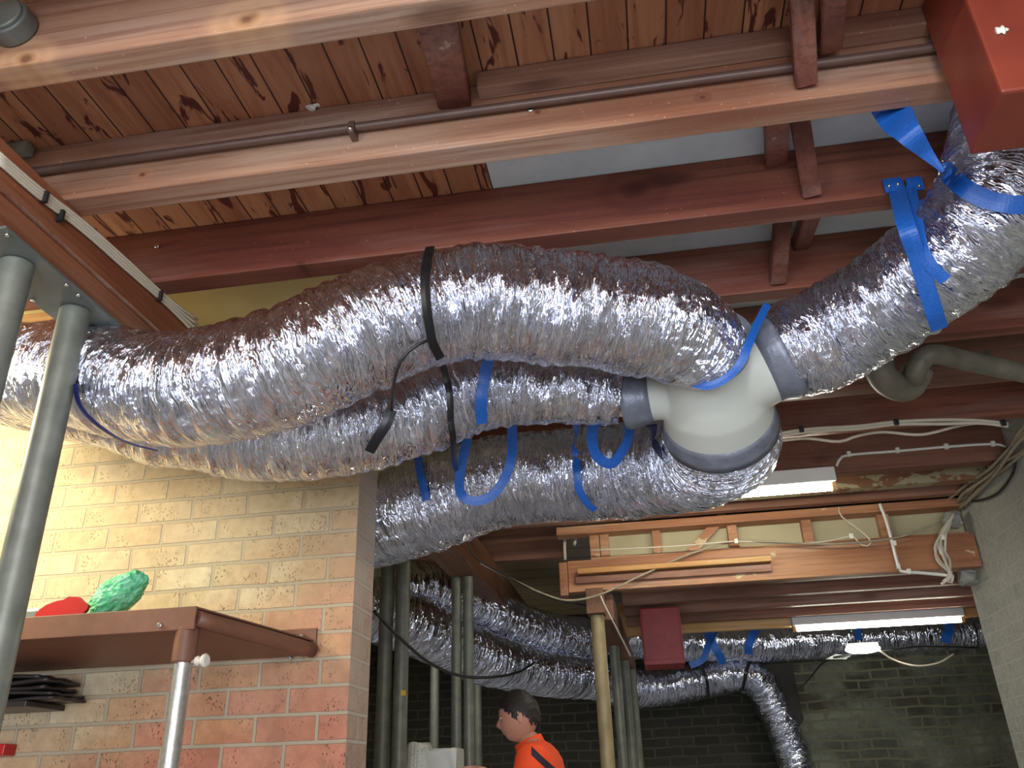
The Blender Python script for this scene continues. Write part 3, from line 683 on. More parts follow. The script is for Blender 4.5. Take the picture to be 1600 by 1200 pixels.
for q in ((1390, 289), (1404, 286), (1437, 289)): c = np.array(PY(*q, 1.985)); cyl('screw', c, c+np.array([0, .02, 0]), .005, M['zinc'], e, 10)
for (a, b, c2, d2) in ((1378, 281, 1412, 298), (1414, 279, 1445, 296)):
    pa = PY(a, b, 1.996); pb = PY(c2, d2, 1.996); box('folded_end', (pa.x, 1.992, min(pa.z, pb.z)), (pb.x, 2.0, max(pa.z, pb.z)), M['blue'], e, .002)
tag(e, 'double blue strap screwed to the knotted red joist and looped under the right duct', 'strap', GB)
strap('blue_strap', [(1199, 476, 2.42), (1184, 505, 2.34), (1171, 535, 2.28), (1158, 566, 2.26), (1136, 590, 2.27), (1106, 603, 2.28), (1080, 597, 2.3)], .022, M['blue'], 'blue strap round the mouth of the largest duct at the fitting', group=GB)
strap('blue_strap', [(764, 556, 2.47), (757, 590, 'D2'), (752, 625, 'D2'), (753, 662, 'D2')], .034, M['blue'], 'blue strap round the second duct where it narrows', group=GB)
strap('blue_strap', [(737, 650, 2.85), (727, 700, 2.95), (718, 745, 2.98), (722, 774, 3.0), (745, 783, 3.0), (772, 771, 3.0), (792, 740, 3.0), (800, 705, 2.98), (800, 655, 2.85)], .034, M['blue'], 'blue strap hanging as a wide loop in front of the lower duct', group=GB)
strap('blue_strap', [(651, 706, 'D3'), (656, 735, 'D3'), (663, 765, 'D3'), (666, 782, 'D3')], .03, M['blue'], 'short blue strap on the lower duct left of the hanging loop', group=GB)
strap('blue_strap', [(902, 655, 2.9), (898, 700, 'D3'), (902, 740, 'D3'), (905, 765, 'D3'), (918, 787, 'D3'), (930, 797, 'D3')], .028, M['blue'], 'blue strap slanting down the lower duct under the fitting', group=GB)
strap('blue_strap', [(928, 655, 2.75), (925, 690, 2.82), (935, 715, 2.85), (956, 724, 2.85), (975, 700, 2.83), (983, 676, 2.8), (979, 655, 2.75)], .036, M['blue'], 'small twisted blue strap loop below the narrow end of the second duct', group=GB, twist=.8)
strap('blue_strap', [(1018, 664, 2.86), (1022, 690, 'D3'), (1034, 712, 'D3')], .036, M['blue_dark'], 'dark blue strap under the left arm of the fitting', group=GB)
strap('blue_strap', [(118, 600, 'D1+D2'), (124, 632, 'D1+D2'), (150, 662, 'D1+D2'), (195, 690, 'D1+D2'), (244, 713, 'D1+D2')], .018, M['blue_dark'], 'dark blue strap slung under the ducts beside the near grey post', group=GB)
# black bands
strap('black_strap', [(672, 386, 'D1'), (667, 410, 'D1'), (664, 440, 'D1'), (666, 475, 'D1'), (670, 505, 'D1'), (676, 535, 'D1'), (688, 560, 'D1')], .024, M['black_strap'], 'black band tight around the hump of the largest duct')
strap('black_strap', [(690, 562, 2.45), (697, 590, 'D2'), (703, 620, 'D2'), (704, 655, 'D2'), (708, 690, 'D2'), (711, 735, 2.95)], .020, M['black_strap'], 'black band round the second duct, in line below the hump band')
strap('black_strap', [(612, 640, 'D2'), (604, 662, 'D2'), (590, 684, 'D2'), (577, 706, 'D2')], .030, M['black_strap'], 'loose black band lying aslant on the second duct')
tube('drooping_wire', [hit(672, 530, ['D1'], .010)[0], hit(650, 540, ['D1'], .012)[0], hit(628, 560, ['D1'], .014)[0], hit(617, 590, ['D1'], .012)[0], PD(613, 622, 2.30), hit(612, 642, ['D2'], .012)[0]], .0045, M['cable_black']); tag(bpy.context.scene.collection.objects[-1], 'thin black wire looping off the largest duct to the one below', 'wire')
# rear straps
fr = [([(1106, 984, 7.2), (1110, 1000, 7.4), (1122, 1020, 7.4), (1130, 1037, 7.45)], .07, 'right leg of the blue strap pair beside the small red box'),
      ([(1118, 984, 7.2), (1108, 1005, 7.4), (1098, 1030, 7.42), (1078, 1040, 7.42)], .055, 'left trailing leg of the blue strap pair beside the small red box'),
      ([(1188, 975, 7.2), (1176, 992, 7.4), (1170, 1010, 7.45), (1170, 1022, 7.5)], .07, 'curved blue strap on the rear duct left of the lower batten'),
      ([(1341, 972, 7.3), (1341, 985, 7.6), (1341, 1000, 7.75)], .055, 'blue strap on the rear duct above the small oval lamp'),
      ([(1484, 966, 7.4), (1482, 985, 7.8), (1477, 1004, 7.9)], .085, 'blue strap on the rear duct near the painted wall end')]
for path, wd, lb in fr: strap('blue_strap', path, wd, M['blue'], lb, group='blue straps on the rear duct')
for path, lb in (([(1095, 1042, 'F2'), (1104, 1062, 'F2'), (1107, 1090, 'F2')], 'black band round the rear lower duct left of its bend'), ([(1174, 1026, 'F2'), (1166, 1050, 'F2'), (1160, 1080, 'F2')], 'black band at the bend of the rear lower duct')):
    strap('black_strap', path, .03, M['black_strap'], lb, off=.03)

# ------------------------------------------------------------------ conduit, pipe, cables
cd = empty('conduit', (0, 1.575, 1.53))
tube('pipe', [(-1.6, 1.578, 1.545), (-.2, 1.578, 1.54), (1.2, 1.578, 1.535)], .0115, M['conduit'], cd, 16, .1)
c = PY(548, 196, 1.56); box('saddle_clip', (c.x-.008, 1.562, c.z-.02), (c.x+.008, 1.598, c.z+.018), M['conduit'], cd, .002)
cyl('clip_screw', (c.x, 1.552, c.z-.012), (c.x, 1.564, c.z-.012), .006, M['zinc'], cd, 10)
tag(cd, 'thin dark conduit clipped along the pinkish joist', 'pipe')
q = PY(490, 164, 1.592)
bm = bmesh.new(); bmesh.ops.create_icosphere(bm, subdivisions=3, radius=.016)
for vv in bm.verts: vv.co = Vector((vv.co.x*1.0+vv.co.z*.3, vv.co.y*.6, vv.co.z*.9))*(1+.35*math.sin(vv.co.z*420+vv.co.x*190)) + q
o = link('plaster_blob', bm_mesh(bm, 'blob', True), M['clip']); tag(o, 'small white lump stuck on the joist above the conduit', 'lump')
for px, py, y in ((246, 385, 2.01), (829, 172, 1.598)):
    q = PY(px, py, y); o = cyl('bolt_head', (q.x, y-.006, q.z), (q.x, y+.004, q.z), .009, M['zinc'], None, 8)
    tag(o, 'grey bolt head in the dark red joist at the left' if py > 300 else 'small nail head on the pinkish joist below the conduit', 'bolt')
# twin pale cables on left beam
lc = empty('cable_run', (-1.40, 1.8, 1.45))
for k in range(4):
    o4 = (k-1.5)*5.2
    tube('cable', [PX(-6, 243+o4, -1.404), PX(60, 300+o4, -1.404), PX(130, 354+o4, -1.404), PX(200, 416+o4, -1.404), PX(262, 472+o4*.8, -1.404), PX(308, 512+o4*1.6, -1.403)], .0052, M['cable_white'], lc, 8)
for px, py in ((68, 308), (93, 337), (248, 462)):
    q = PX(px, py, -1.402); box('clip', (q.x-.006, q.y-.005, q.z-.018), (q.x+.012, q.y+.005, q.z+.016), M['cable_black'], lc, .001)
tag(lc, 'flat run of pale cables clipped along the left beam', 'cable')

GC = 'pale cables at the right'
def cable(paths, r, mat, label, group=None, clips=(), clipmat=None):
    e = empty('electrical_cable', tuple(paths[0][0]))
    for P in paths: tube('cable', P, r, mat, e, 8, .03)
    for c in clips: box('clip', tuple(Vector(c)-Vector((.010, .012, .014))), tuple(Vector(c)+Vector((.010, .004, .014))), clipmat or M['clip'], e, .002)
    return tag(e, label, 'cable', group)
yj = 3.74
cable([[PY(x, y+dy, yj) for x, y in ((1190, 683), (1260, 671), (1340, 666), (1400, 659), (1470, 656+dy*.6), (1530, 657), (1575, 662))] for dy in (0, 4)], .008, M['cable_white'], 'pair of thick pale cables running under the right ducts to the wall', clips=[PY(1252, 671, yj-.01), PY(1400, 660, yj-.01), PY(1567, 661, yj-.01)], clipmat=M['cable_black'])
yj = 3.82
cable([[PY(x, y, yj) for x, y in ((1205, 690), (1260, 685), (1310, 690), (1340, 681), (1380, 675), (1440, 679), (1500, 665), (1545, 660), (1570, 664))]], .007, M['cable_white'], 'single wavy pale cable sagging below the thick pair')
yj = 4.31
cable([[PY(x, y, yj) for x, y in ((1307, 728), (1312, 718), (1326, 711), (1400, 705), (1480, 698), (1550, 694), (1572, 698))]], .007, M['clip'], 'white cable clipped straight from the upper batten to the wall', clips=[PY(1326, 710, yj), PY(1402, 704, yj), PY(1478, 698, yj), PY(1551, 694, yj)])
# bundle at wall/ceiling junction
be = []
rr = random.Random(3)
paths = []
for k in range(7):
    j = lambda a: rr.uniform(-a, a)
    z = 1.41+j(.03); x = 1.865-rr.uniform(0, .05)
    pts = []
    for y in (2.9, 3.6, 4.0, 4.4, 4.8, 5.05): pts.append(Vector((x+j(.02), y, z+j(.025))))
    paths.append(pts)
cable(paths, .008, M['cable_grey'], 'dusty cable bundle along the junction of painted wall and ceiling')
drop = []
for k in range(6):
    j_ = lambda a: rr.uniform(-a, a)
    drop.append([PY(1490+j_(5), 803, 4.95), PY(1473+j_(9), 828, 4.95+j_(.02)), PY(1468+j_(13), 850+j_(4), 4.94+j_(.03)), PY(1474+j_(11), 875, 4.95+j_(.02)), PY(1485+j_(8), 898, 4.95), PY(1478+j_(9), 916+j_(10), 4.96)])
cable(drop, .007, M['cable_white'], 'bunch of pale cables dangling at the right end of the bulkhead', clips=[PY(1472, 840, 4.94), PY(1470, 862, 4.94)])
cable([[PY(1374, 787, 4.96), PY(1384, 812, 4.96), PY(1394, 848, 4.96), PY(1402, 880, 4.96), PY(1407, 892, 4.96), PY(1425, 894, 4.96), PY(1450, 896, 4.97), PY(1490, 900, 4.97)]], .0095, M['clip'], 'white cable dropping down the bulkhead and turning right', clips=[PY(1397, 849, 4.95), PY(1403, 885, 4.95), PY(1420, 893, 4.95)])
cable([[PY(1310, 792, 4.96), PY(1314, 806, 4.96), PY(1335, 822, 4.96), PY(1355, 838, 4.96), PY(1361, 848, 4.96), PY(1352, 854, 4.96), PY(1340, 846, 4.96), PY(1330, 838, 4.96), PY(1290, 846, 4.97), PY(1230, 849, 4.97), PY(1150, 846, 4.97), PY(1060, 853, 4.97), PY(923, 860, 4.97)]], .0045, M['cable_white'], 'thin cream cable strung along the bulkhead with a hanging curl', clips=[PY(1150, 846, 4.96), PY(1330, 838, 4.96)])
cable([[PD(750, 880, 4.6), PD(800, 905, 4.7), PD(850, 928, 4.8), PD(890, 938, 4.85), PD(940, 928, 4.88), PD(1000, 900, 4.9), PD(1080, 865, 4.93), PD(1145, 847, 4.94), PY(1200, 846, 4.95), PY(1300, 850, 4.95), PY(1400, 840, 4.95), PY(1470, 816, 4.95)]], .006, M['cable_grey'], 'long grey cable swagging across the bulkhead face')
cable([[PD(730, 835, 3.6), PD(742, 870, 4.2), PD(800, 905, 4.6), PD(860, 935, 4.9), PD(925, 948, 5.05)]], .005, M['cable_black'], 'fine black cable drooping from the lower duct to the block')
cable([[PD(585, 955, 3.75), PD(620, 992, 3.9), PD(670, 1035, 4.2), PD(720, 1056, 4.5), PD(770, 1058, 4.8), (PD(810, 1050, 5.2)), PD(835, 1035, 5.6)]], .008, M['cable_black'], 'black cable hanging in a curve across the four middle posts')
cable([[PY(937, 928, 4.95), PY(947, 950, 4.97), PY(965, 985, 5.1), PY(985, 1025, 5.4)]], .005, M['cable_white'], 'thin pale wire slanting down beside the rust-stained post')
cable([[PX(1588, 712, 1.87), PX(1582, 740, 1.87), PX(1560, 770, 1.87), PX(1530, 782, 1.87), PX(1510, 781, 1.87), PX(1490, 775, 1.865)]], .007, M['cable_black'], 'black cable sagging across the top of the grey painted wall')
cable([[PY(883, 825, 5.2), PY(882, 850, 5.2), PY(883, 875, 5.2)], [PY(900, 823, 5.2), PY(901, 838, 5.2), PY(897, 852, 5.2)]], .010, M['cable_white'], 'two short white cable ends hanging left of the bulkhead studs')
# blobs at wall top
def lump(px, py, y, sx, sy, sz, label, mat='concrete', seed=0):
    q = PY(px, py, y); bm = bmesh.new(); bmesh.ops.create_icosphere(bm, subdivisions=4, radius=1)
    for vv in bm.verts:
        c = vv.co; k = 1+.14*math.sin(c.x*5+seed)*math.cos(c.z*6+seed)+.07*math.sin(c.y*13+c.z*11)
        c = Vector([math.copysign(abs(t)**.6, t) for t in c])*k
        vv.co = q+Vector((c.x*sx, c.y*sy, c.z*sz))
    o = link('mortar_lump', bm_mesh(bm, 'lump', True), M[mat]); return tag(o, label, 'masonry lump')
lump(1488, 812, 5.0, .045, .04, .045, 'grey mortar lump where the cables reach the wall corner')
lump(1502, 856, 5.15, .05, .05, .06, 'rough grey masonry stub at the right end of the bulkhead', seed=2)
lump(1512, 902, 5.15, .045, .04, .045, 'pale crumbling mortar at the low joist ends', seed=4)
# drain trap
dr = empty('drain_pipe', tuple(PD(1440, 580, 3.05)))
tube('outlet_pipe', [PZ(1680, 606, 1.33), PZ(1600, 583, 1.33), PZ(1520, 566, 1.33), PZ(1465, 554, 1.33), PZ(1443, 560, 1.32), PZ(1430, 582, 1.28), PD(1424, 600, 3.05)], .036, M['pvc'], dr, 20, .015)
tube('trap_bend', [PD(1432, 575, 3.05), PD(1426, 598, 3.04), PD(1412, 606, 3.02), PD(1392, 600, 2.98), PD(1376, 582, 2.96), PD(1370, 550, 2.98), PD(1372, 520, 3.0)], .050, M['pvc'], dr, 20, .012)
cyl('collar', tuple(PD(1436, 574, 3.05)), tuple(PD(1428, 594, 3.05)), .052, M['pvc'], dr, 24)
tag(dr, 'old grey drain trap and pipe slung under the joists at the right', 'pipe')
# grey box top-left corner
q = PY(12, 30, 1.13)
e = empty('junction_box', tuple(q)); cyl('case', (q.x, 1.12, q.z), (q.x, 1.164, q.z), .05, M['plate'], e, 32); cyl('lid', (q.x, 1.112, q.z), (q.x, 1.121, q.z), .042, M['galv'], e, 32)
tag(e, 'round grey junction fitting on the joist at the top left corner', 'junction box')
q = PY(30, 237, 1.585); o = box('mortar_lump', (q.x-.04, 1.56, q.z-.018), (q.x+.04, 1.598, q.z+.018), M['concrete'], None, .010); tag(o, 'crumbly grey mortar dab where the conduit meets the left beam', 'masonry lump')

# ------------------------------------------------------------------ lights in view
em = NT('fluorescent_tube_glow'); em.set(Base_Color=(1, 1, .95, 1)); em.bsdf.inputs['Emission Color'].default_value = (1.0, .97, .80, 1); em.bsdf.inputs['Emission Strength'].default_value = 42
em2 = NT('lamp_diffuser_glow'); em2.set(Base_Color=(1, 1, .95, 1)); em2.bsdf.inputs['Emission Color'].default_value = (1.0, .99, .88, 1); em2.bsdf.inputs['Emission Strength'].default_value = 40
def batten(x0, x1, y, ztop, label, w=.085, cap=.075):
    e = empty('fluorescent_batten', ((x0+x1)/2, y, ztop-.11))
    bm = bmesh.new(); B(bm, (x0, y-w/2, ztop-cap), (x1, y+w/2, ztop), .006); link('housing', bm_mesh(bm, 'h'), M['batten_white'], e)
    cyl('tube', (x0+.03, y, ztop-cap-.022), (x1-.03, y, ztop-cap-.022), .017, em.m, e, 20)
    for x in (x0+.012, x1-.012): box('lamp_holder', (x-.012, y-.02, ztop-cap-.042), (x+.012, y+.02, ztop-cap), M['fir_yellow'], e, .003)
    return tag(e, label, 'light')
q = PY(1303, 742, 4.26)
batten(q.x-1.25, q.x, 4.26, 1.428, 'upper fluorescent batten half hidden behind the lower foil duct')
qa = PY(1236, 968, 6.69); qb = PY(1503, 955, 6.69)
batten(qa.x, qb.x, 6.69, 1.115, 'long lower fluorescent batten in front of the rear duct', .08, .07)
q = PY(1348, 1014, 7.3)
e = empty('oval_lamp', tuple(q)); 
def ellip(name, c, sx, sy, sz, mat, parent, seg=24):
    bm = bmesh.new(); bmesh.ops.create_uvsphere(bm, u_segments=seg, v_segments=seg//2, radius=1)
    for vv in bm.verts: vv.co = Vector((vv.co.x*sx, vv.co.y*sy, vv.co.z*sz))+Vector(c)
    return link(name, bm_mesh(bm, name, True), mat, parent)
ellip('diffuser', q, .135, .06, .035, em2.m, e)
box('lamp_base', (q.x-.12, q.y-.03, q.z+.02), (q.x+.12, q.y+.05, q.z+.045), M['batten_white'], e, .006)
tag(e, 'small glowing oval lamp hanging below the rear duct', 'light')
q2 = PY(1312, 1026, 7.4)
o = prism('reflector_sheet', [PY(1290, 1030, 7.5), PY(1306, 1022, 7.5), PY(1330, 1024, 7.5), PY(1322, 1030, 7.5)], (0, 0, 0), (0, .03, 0), M['plate']); tag(o, 'pale metal reflector beside the small oval lamp', 'reflector')
cable([[PY(1374, 1016, 7.3), PY(1395, 1030, 7.4), PY(1430, 1040, 7.4), PY(1465, 1036, 7.5), PY(1490, 1022, 7.6)]], .007, M['cable_white'], 'white flex trailing right from the small oval lamp')
cable([[PY(1242, 1085, 8.0), PY(1265, 1060, 7.9), PY(1288, 1034, 7.6), PY(1320, 1024, 7.45), PY(1390, 1016, 7.4), PY(1440, 1010, 7.5), PY(1530, 1012, 7.6)]], .008, M['cable_black'], 'black flex slung along the underside of the rear duct')
# flat near-black panel behind the drop
o = prism('dark_panel', [PY(1184, 1030, 8.6), PY(1236, 1030, 8.6), PY(1256, 1125, 8.6), PY(1225, 1170, 8.6)], (0, 0, 0), (0, .06, 0), dp); tag(o, 'black flat panel on the back wall behind the dropping duct', 'board')

# ------------------------------------------------------------------ red boxes
e = empty('duct_box', (1.0, 1.46, 1.2)); X0 = .785
box('body', (X0, 1.375, 1.20), (1.42, 1.56, 1.645), M['paint_red'], e, .007)
q = PY(1565, 47, 1.372); bm = bmesh.new(); bmesh.ops.create_icosphere(bm, subdivisions=3, radius=.010)
for vv in bm.verts: vv.co = Vector((vv.co.x*1.2, vv.co.y*.4, vv.co.z))*(1+.3*math.sin(vv.co.x*700)) + q
link('paint_chip', bm_mesh(bm, 'c', True), M['clip'], e)
tag(e, 'large glossy red box in the top right corner above the foil duct', 'box')
pa = PY(1000, 968, 5.9); pb = PY(1071, 1036, 5.9)
e = empty('duct_box', ((pa.x+pb.x)/2, 6.05, pb.z)); box('body', (pa.x, 5.9, pb.z), (pb.x+.0, 6.2, 1.098), M['paint_red_dull'], e, .008)
box('cover_plate', (pa.x+.012, 5.893, pb.z+.03), (pb.x-.012, 5.9, 1.09), M['paint_red_dull'], e, .003)
tag(e, 'small dull red box hanging under the low joists in front of the rear duct', 'box')

# ------------------------------------------------------------------ shelf
FZ = PY(308, 948, 2.36).z; sx = PY(308, 948, 2.36).x; bx = PY(492, 990, 2.79).x
BZ = PY(490, 1000, 2.785).z
sh = empty('wall_shelf', (-1.6, 2.6, FZ-.07)); SX0 = -3.2
dz = .052
prism('top_panel', [Vector((SX0, 2.36, FZ)), Vector((sx, 2.36, FZ)), Vector((bx, 2.785, BZ)), Vector((SX0, 2.785, BZ))], (0, 0, -.004), (0, 0, .005), M['brown_steel'], sh)
prism('under_panel', [Vector((SX0, 2.385, FZ)), Vector((sx-.03, 2.385, FZ)), Vector((bx-.03, 2.785, BZ)), Vector((SX0, 2.785, BZ))], (0, 0, -.050), (0, 0, .004), M['brown_steel'], sh)
box('front_lip', (SX0, 2.352, FZ-.066), (sx+.002, 2.366, FZ+.001), M['brown_steel'], sh, .002)
tube('end_tube', [(sx-.008, 2.375, FZ-.030), ((sx+bx)/2, 2.58, (FZ+BZ)/2-.032), (bx, 2.782, BZ-.034)], .024, M['brown_steel'], sh, 20, .05, spline=False)
pw = PY(495, 983, 2.79); pw2 = PY(425, 990, 2.79)
box('wall_flange', (pw2.x-.1, 2.788, pw.z-.075), (pw.x, 2.799, pw.z+.004), M['brown_steel'], sh, .002)
for px, py in ((471, 993), (453, 1028)): q = PY(px, py, 2.78); cyl('bolt', (q.x, 2.776, q.z), (q.x, 2.79, q.z), .007, M['zinc'], sh, 8)
q = PY(250, 977, 2.35); cyl('bolt', (q.x, 2.344, q.z), (q.x, 2.353, q.z), .008, M['zinc'], sh, 8)
qa = PY(168, 1030, 2.78); tube('brace_tube', [(qa.x-.33, 2.40, qa.z+.055), (qa.x-.15, 2.6, qa.z+.025), (qa.x, 2.79, qa.z)], .026, M['brown_steel'], sh, 20, .05, spline=False)
lx = PY(291, 1000, 2.385).x; ly = 2.385
cyl('leg_sleeve', (lx, ly, PY(291, 1036, ly).z), (lx, ly, FZ-.055), .034, M['brown_steel'], sh)
leg = cyl('leg', (lx, ly, FLOOR), (lx, ly, PY(291, 1036, ly).z+.02), .0265, M['alu'], sh)
kz = PY(318, 1033, ly).z
kn = lathe('clamp_knob', (lx+.03, ly-.005, kz), (1, -.1, .0), [(0, .006), (.014, .006), (.0145, .014), (.022, .015), (.027, .009), (.034, .009), (.037, .018), (.046, .020), (.050, .014)], M['plastic_white'], sh, 24)
tag(sh, 'brown steel shelf with a shiny tubular leg fixed to the brick nib', 'shelf')
# green bag
q = PY(183, 922, 2.50); q.z = FZ+.001
bm = bmesh.new(); bmesh.ops.create_icosphere(bm, subdivisions=6, radius=1)
for vv in bm.verts:
    c = vv.co.copy(); cs = Vector((c.x*1.0-c.z*.6, c.y, c.z*1.2+c.x*.6)); n = 1+.14*mn.noise(cs*1.3)-.13*abs(mn.noise(cs*2.6+Vector((3, 1, 7))))-.07*abs(mn.noise(cs*6.1))+.02*mn.noise(cs*14)
    x = c.x*n*.092; z = c.z*n*.074+.074; y = c.y*n*.065
    x += (z-.074)*.55
    if z < .045: x *= .70+.30*z/.045
    z = max(z+.22*x, 0.0)
    vv.co = Vector((x, y, z))+q
o = link('plastic_bag', bm_mesh(bm, 'bag', True), None); 
gm = NT('green_plastic_film'); gm.color(gm.ramp(gm.noise(gm.coords((30, 30, 30)), 1, 4), [(.35, sr(90, 215, 155)), (.7, sr(165, 245, 212))])); gm.set(Roughness=.22)
gm.bsdf.inputs['Transmission Weight'].default_value = .25; gm.bump(gm.noise(gm.coords((60, 60, 90)), 1, 4, .6, 1.0), .7, .006)
o.data.materials.append(gm.m); tag(o, 'crumpled green plastic bag on the brown shelf', 'bag')
# red ornate plate
def P2(px, py, y): return PY(px, py, y)
pts = [(52, 964), (60, 953), (72, 944), (88, 938), (99, 936), (108, 931), (124, 932), (130, 938), (138, 944), (136, 951), (130, 957), (132, 962)]
zc = FZ+.002
red = plain('glossy_red_enamel', sr(178, 30, 30), .35, 0, .08, 20, .05)
poly = [P2(a, b, 2.40) for a, b in pts]; zs = min(v_.z for v_ in poly)
for v_ in poly: v_.z += zc-zs
o = prism('scalloped_bracket', poly, (0, 0, 0), (0, .012, 0), red); tag(o, 'red scalloped metal piece standing on the shelf beside the green bag', 'bracket')
q = PY(45, 950, 2.42); e = empty('small_device', (q.x, 2.45, FZ))
box('case', (q.x-.028, 2.43, FZ+.001), (q.x+.030, 2.47, FZ+.045), M['clip'], e, .006); box('screen', (q.x-.014, 2.428, FZ+.014), (q.x+.024, 2.431, FZ+.036), M['plate'], e, .002)
tag(e, 'small white gadget with a grey screen between post and red piece', 'device')
q = PY(60, 935, 2.70); o = box('cardboard_strip', (q.x-.25, 2.66, FZ+.001), (q.x+.07, 2.72, FZ+.075), M['fir_yellow'], None, .004); tag(o, 'dull yellow flat box at the back of the shelf by the wall', 'box')
# dark folded sheets under the shelf on a wall rail
zs0 = PY(60, 1098, 2.7).z; 
rail = box('wall_rail', (-3.0, 2.60, zs0-.02), (PY(95, 1096, 2.7).x-.05, 2.799, zs0-.002), M['steel_black'], None, .003); tag(rail, 'black ledge on the brick nib under the brown shelf', 'ledge')
xe = PY(112, 1075, 2.7).x
for k in range(5):
    bm = bmesh.new(); z0 = zs0+k*.018; xx = xe-[0, .01, .04, .03, .06][k]
    bmesh.ops.create_grid(bm, x_segments=40, y_segments=10, size=.5)
    for vv in bm.verts:
        x, y = vv.co.x, vv.co.y
        vv.co = Vector((xx-.45+x*.9, 2.70+y*.17+.006*math.sin(x*14+k), z0+.008+.0035*math.sin(x*17+k*2)+.002*math.sin(y*14+k)))
    bmesh.ops.solidify(bm, geom=bm.faces[:], thickness=.010)
    o = link('folded_sheet', bm_mesh(bm, 's', True), M['steel_black']); tag(o, ['lowest', 'second lowest', 'middle', 'second highest', 'topmost'][k]+' black folded sheet in the stack under the shelf', 'sheet', 'folded black sheets under the shelf')
q = PY(10, 1172, 2.78); o = box('red_tin', (q.x-.12, 2.74, q.z-.018), (q.x+.022, 2.799, q.z+.018), red, None, .004); tag(o, 'small dark red box fixed low on the brick nib at the left edge', 'box')

# ------------------------------------------------------------------ bubble-wrapped bundle
bw = NT('bubble_wrap_film'); vo = bw.add('ShaderNodeTexVoronoi', feature='F1'); vo.inputs['Scale'].default_value = 55; vo.inputs['Randomness'].default_value = .15
bw.l(bw.coords((1, 1, 1)), vo.inputs['Vector']); bw.color(bw.ramp(bw.noise(bw.coords((7, 7, 7)), 1, 3), [(.3, sr(196, 196, 186)), (.7, sr(226, 226, 216))])); bw.set(Roughness=.3)
bw.bump(bw.math('SUBTRACT', 1.0, vo.outputs['Distance']), .6, .01)
pp_ = plain('white_packing_sheet', sr(214, 214, 205), .45, 0, .05, 6, .15)
e = empty('wrapped_bundle', tuple(PY(678, 1180, 4.62))); e.location.z = FLOOR; e['_w'] = [e.location.x, e.location.y, FLOOR]
xl = PY(634, 1180, 4.6).x; xm = PY(668, 1180, 4.6).x; xr = PY(718, 1180, 4.6).x; zt1 = PY(650, 1161, 4.6).z; zt2 = PY(690, 1167, 4.6).z
def lumpbox(name, lo, hi, mat, parent, pw=.35, amp=.012, seed=0):
    bm = bmesh.new(); bmesh.ops.create_icosphere(bm, subdivisions=5, radius=1); lo = Vector(lo); hi = Vector(hi); c0 = (lo+hi)/2; h = (hi-lo)/2
    for vv in bm.verts:
        c = vv.co; c = Vector([math.copysign(abs(t)**pw, t) for t in c]); c = Vector([max(-1, min(1, t*1.12)) for t in c])
        n = amp*(math.sin(c.x*5+seed)*math.cos(c.z*9+seed)+.5*math.sin(c.z*23+c.x*11))
        vv.co = c0+Vector((c.x*h.x+n, c.y*h.y+n, c.z*h.z+n))
    return link(name, bm_mesh(bm, name, True), mat, parent)
lumpbox('bubble_wrap_roll', (xl, 4.50, FLOOR), (xm+.02, 4.74, zt1), bw.m, e, .62, .003)
lumpbox('packing_sheet', (xm-.02, 4.52, FLOOR), (xr, 4.72, zt2-.01), pp_, e, .28, .002, 2)
tag(e, 'white bubble-wrapped bundle standing between the middle posts', 'bundle')

# ------------------------------------------------------------------ person
def skin(name, verts, edges, radii, mat, parent, root=0, sub=2):
    me = bpy.data.meshes.new(name); me.from_pydata([tuple(v_) for v_ in verts], edges, [])
    o = bpy.data.objects.new(name, me); COL.objects.link(o)
    md = o.modifiers.new('Skin', 'SKIN'); md.use_smooth_shade = True
    for i, s in enumerate(me.skin_vertices[0].data):
        r = radii[i]; s.radius = (r, r) if np.isscalar(r) else r; s.use_root = (i == root)
    ss = o.modifiers.new('Sub', 'SUBSURF'); ss.levels = sub; ss.render_levels = sub
    dg = bpy.context.evaluated_depsgraph_get(); ev = o.evaluated_get(dg); m2 = bpy.data.meshes.new_from_object(ev)
    bpy.data.objects.remove(o); m2.materials.clear()
    m2.polygons.foreach_set('use_smooth', [True]*len(m2.polygons))
    return link(name, m2, mat, parent)
PYd = 4.35
nk = PY(822, 1158, PYd); nk.z = nk.z-.0
pe = empty('person', (nk.x+.06, PYd, FLOOR))
bxp = nk.x+.05
V3 = lambda x, z, y=0: Vector((bxp+x, PYd+y, z))
zs_ = PY(840, 1166, PYd).z   # shoulder line height
head_c = PY(811, 1119, PYd)
Vb = [V3(.04, zs_-.66), V3(.03, zs_-.45), V3(.02, zs_-.22), V3(0, zs_-.05), V3(-.035, zs_+.02), Vector((nk.x-.005, PYd, nk.z+.04)),       # pelvis..neck
      V3(.0, zs_-.06, -.17), V3(-.06, zs_-.28, -.24), PY(790, 1228, 4.13), PY(762, 1204, 4.13),            # near arm reaching left
      V3(.02, zs_-.06, .17), V3(-.04, zs_-.33, .22), V3(-.25, zs_-.30, .15), V3(-.32, zs_-.28, .12),
      V3(.04, zs_-.72, -.09), V3(.02, zs_-1.08, -.10), V3(.06, FLOOR+.08, -.11), V3(-.10, FLOOR+.04, -.12),
      V3(.05, zs_-.72, .09), V3(.05, zs_-1.08, .11), V3(.08, FLOOR+.08, .12), V3(-.08, FLOOR+.04, .13)]
Eb = [(0,1),(1,2),(2,3),(3,4),(4,5),(3,6),(6,7),(7,8),(8,9),(3,10),(10,11),(11,12),(12,13),(0,14),(14,15),(15,16),(16,17),(0,18),(18,19),(19,20),(20,21)]
Rb = [(.13,.10),(.12,.10),(.14,.11),(.12,.10),.058,.052,.062,.045,.035,.026,.062,.045,.035,.026,.085,.058,.042,.035,.085,.058,.042,.035]
body_o = skin('body', Vb, Eb, Rb, M['skin'], pe)
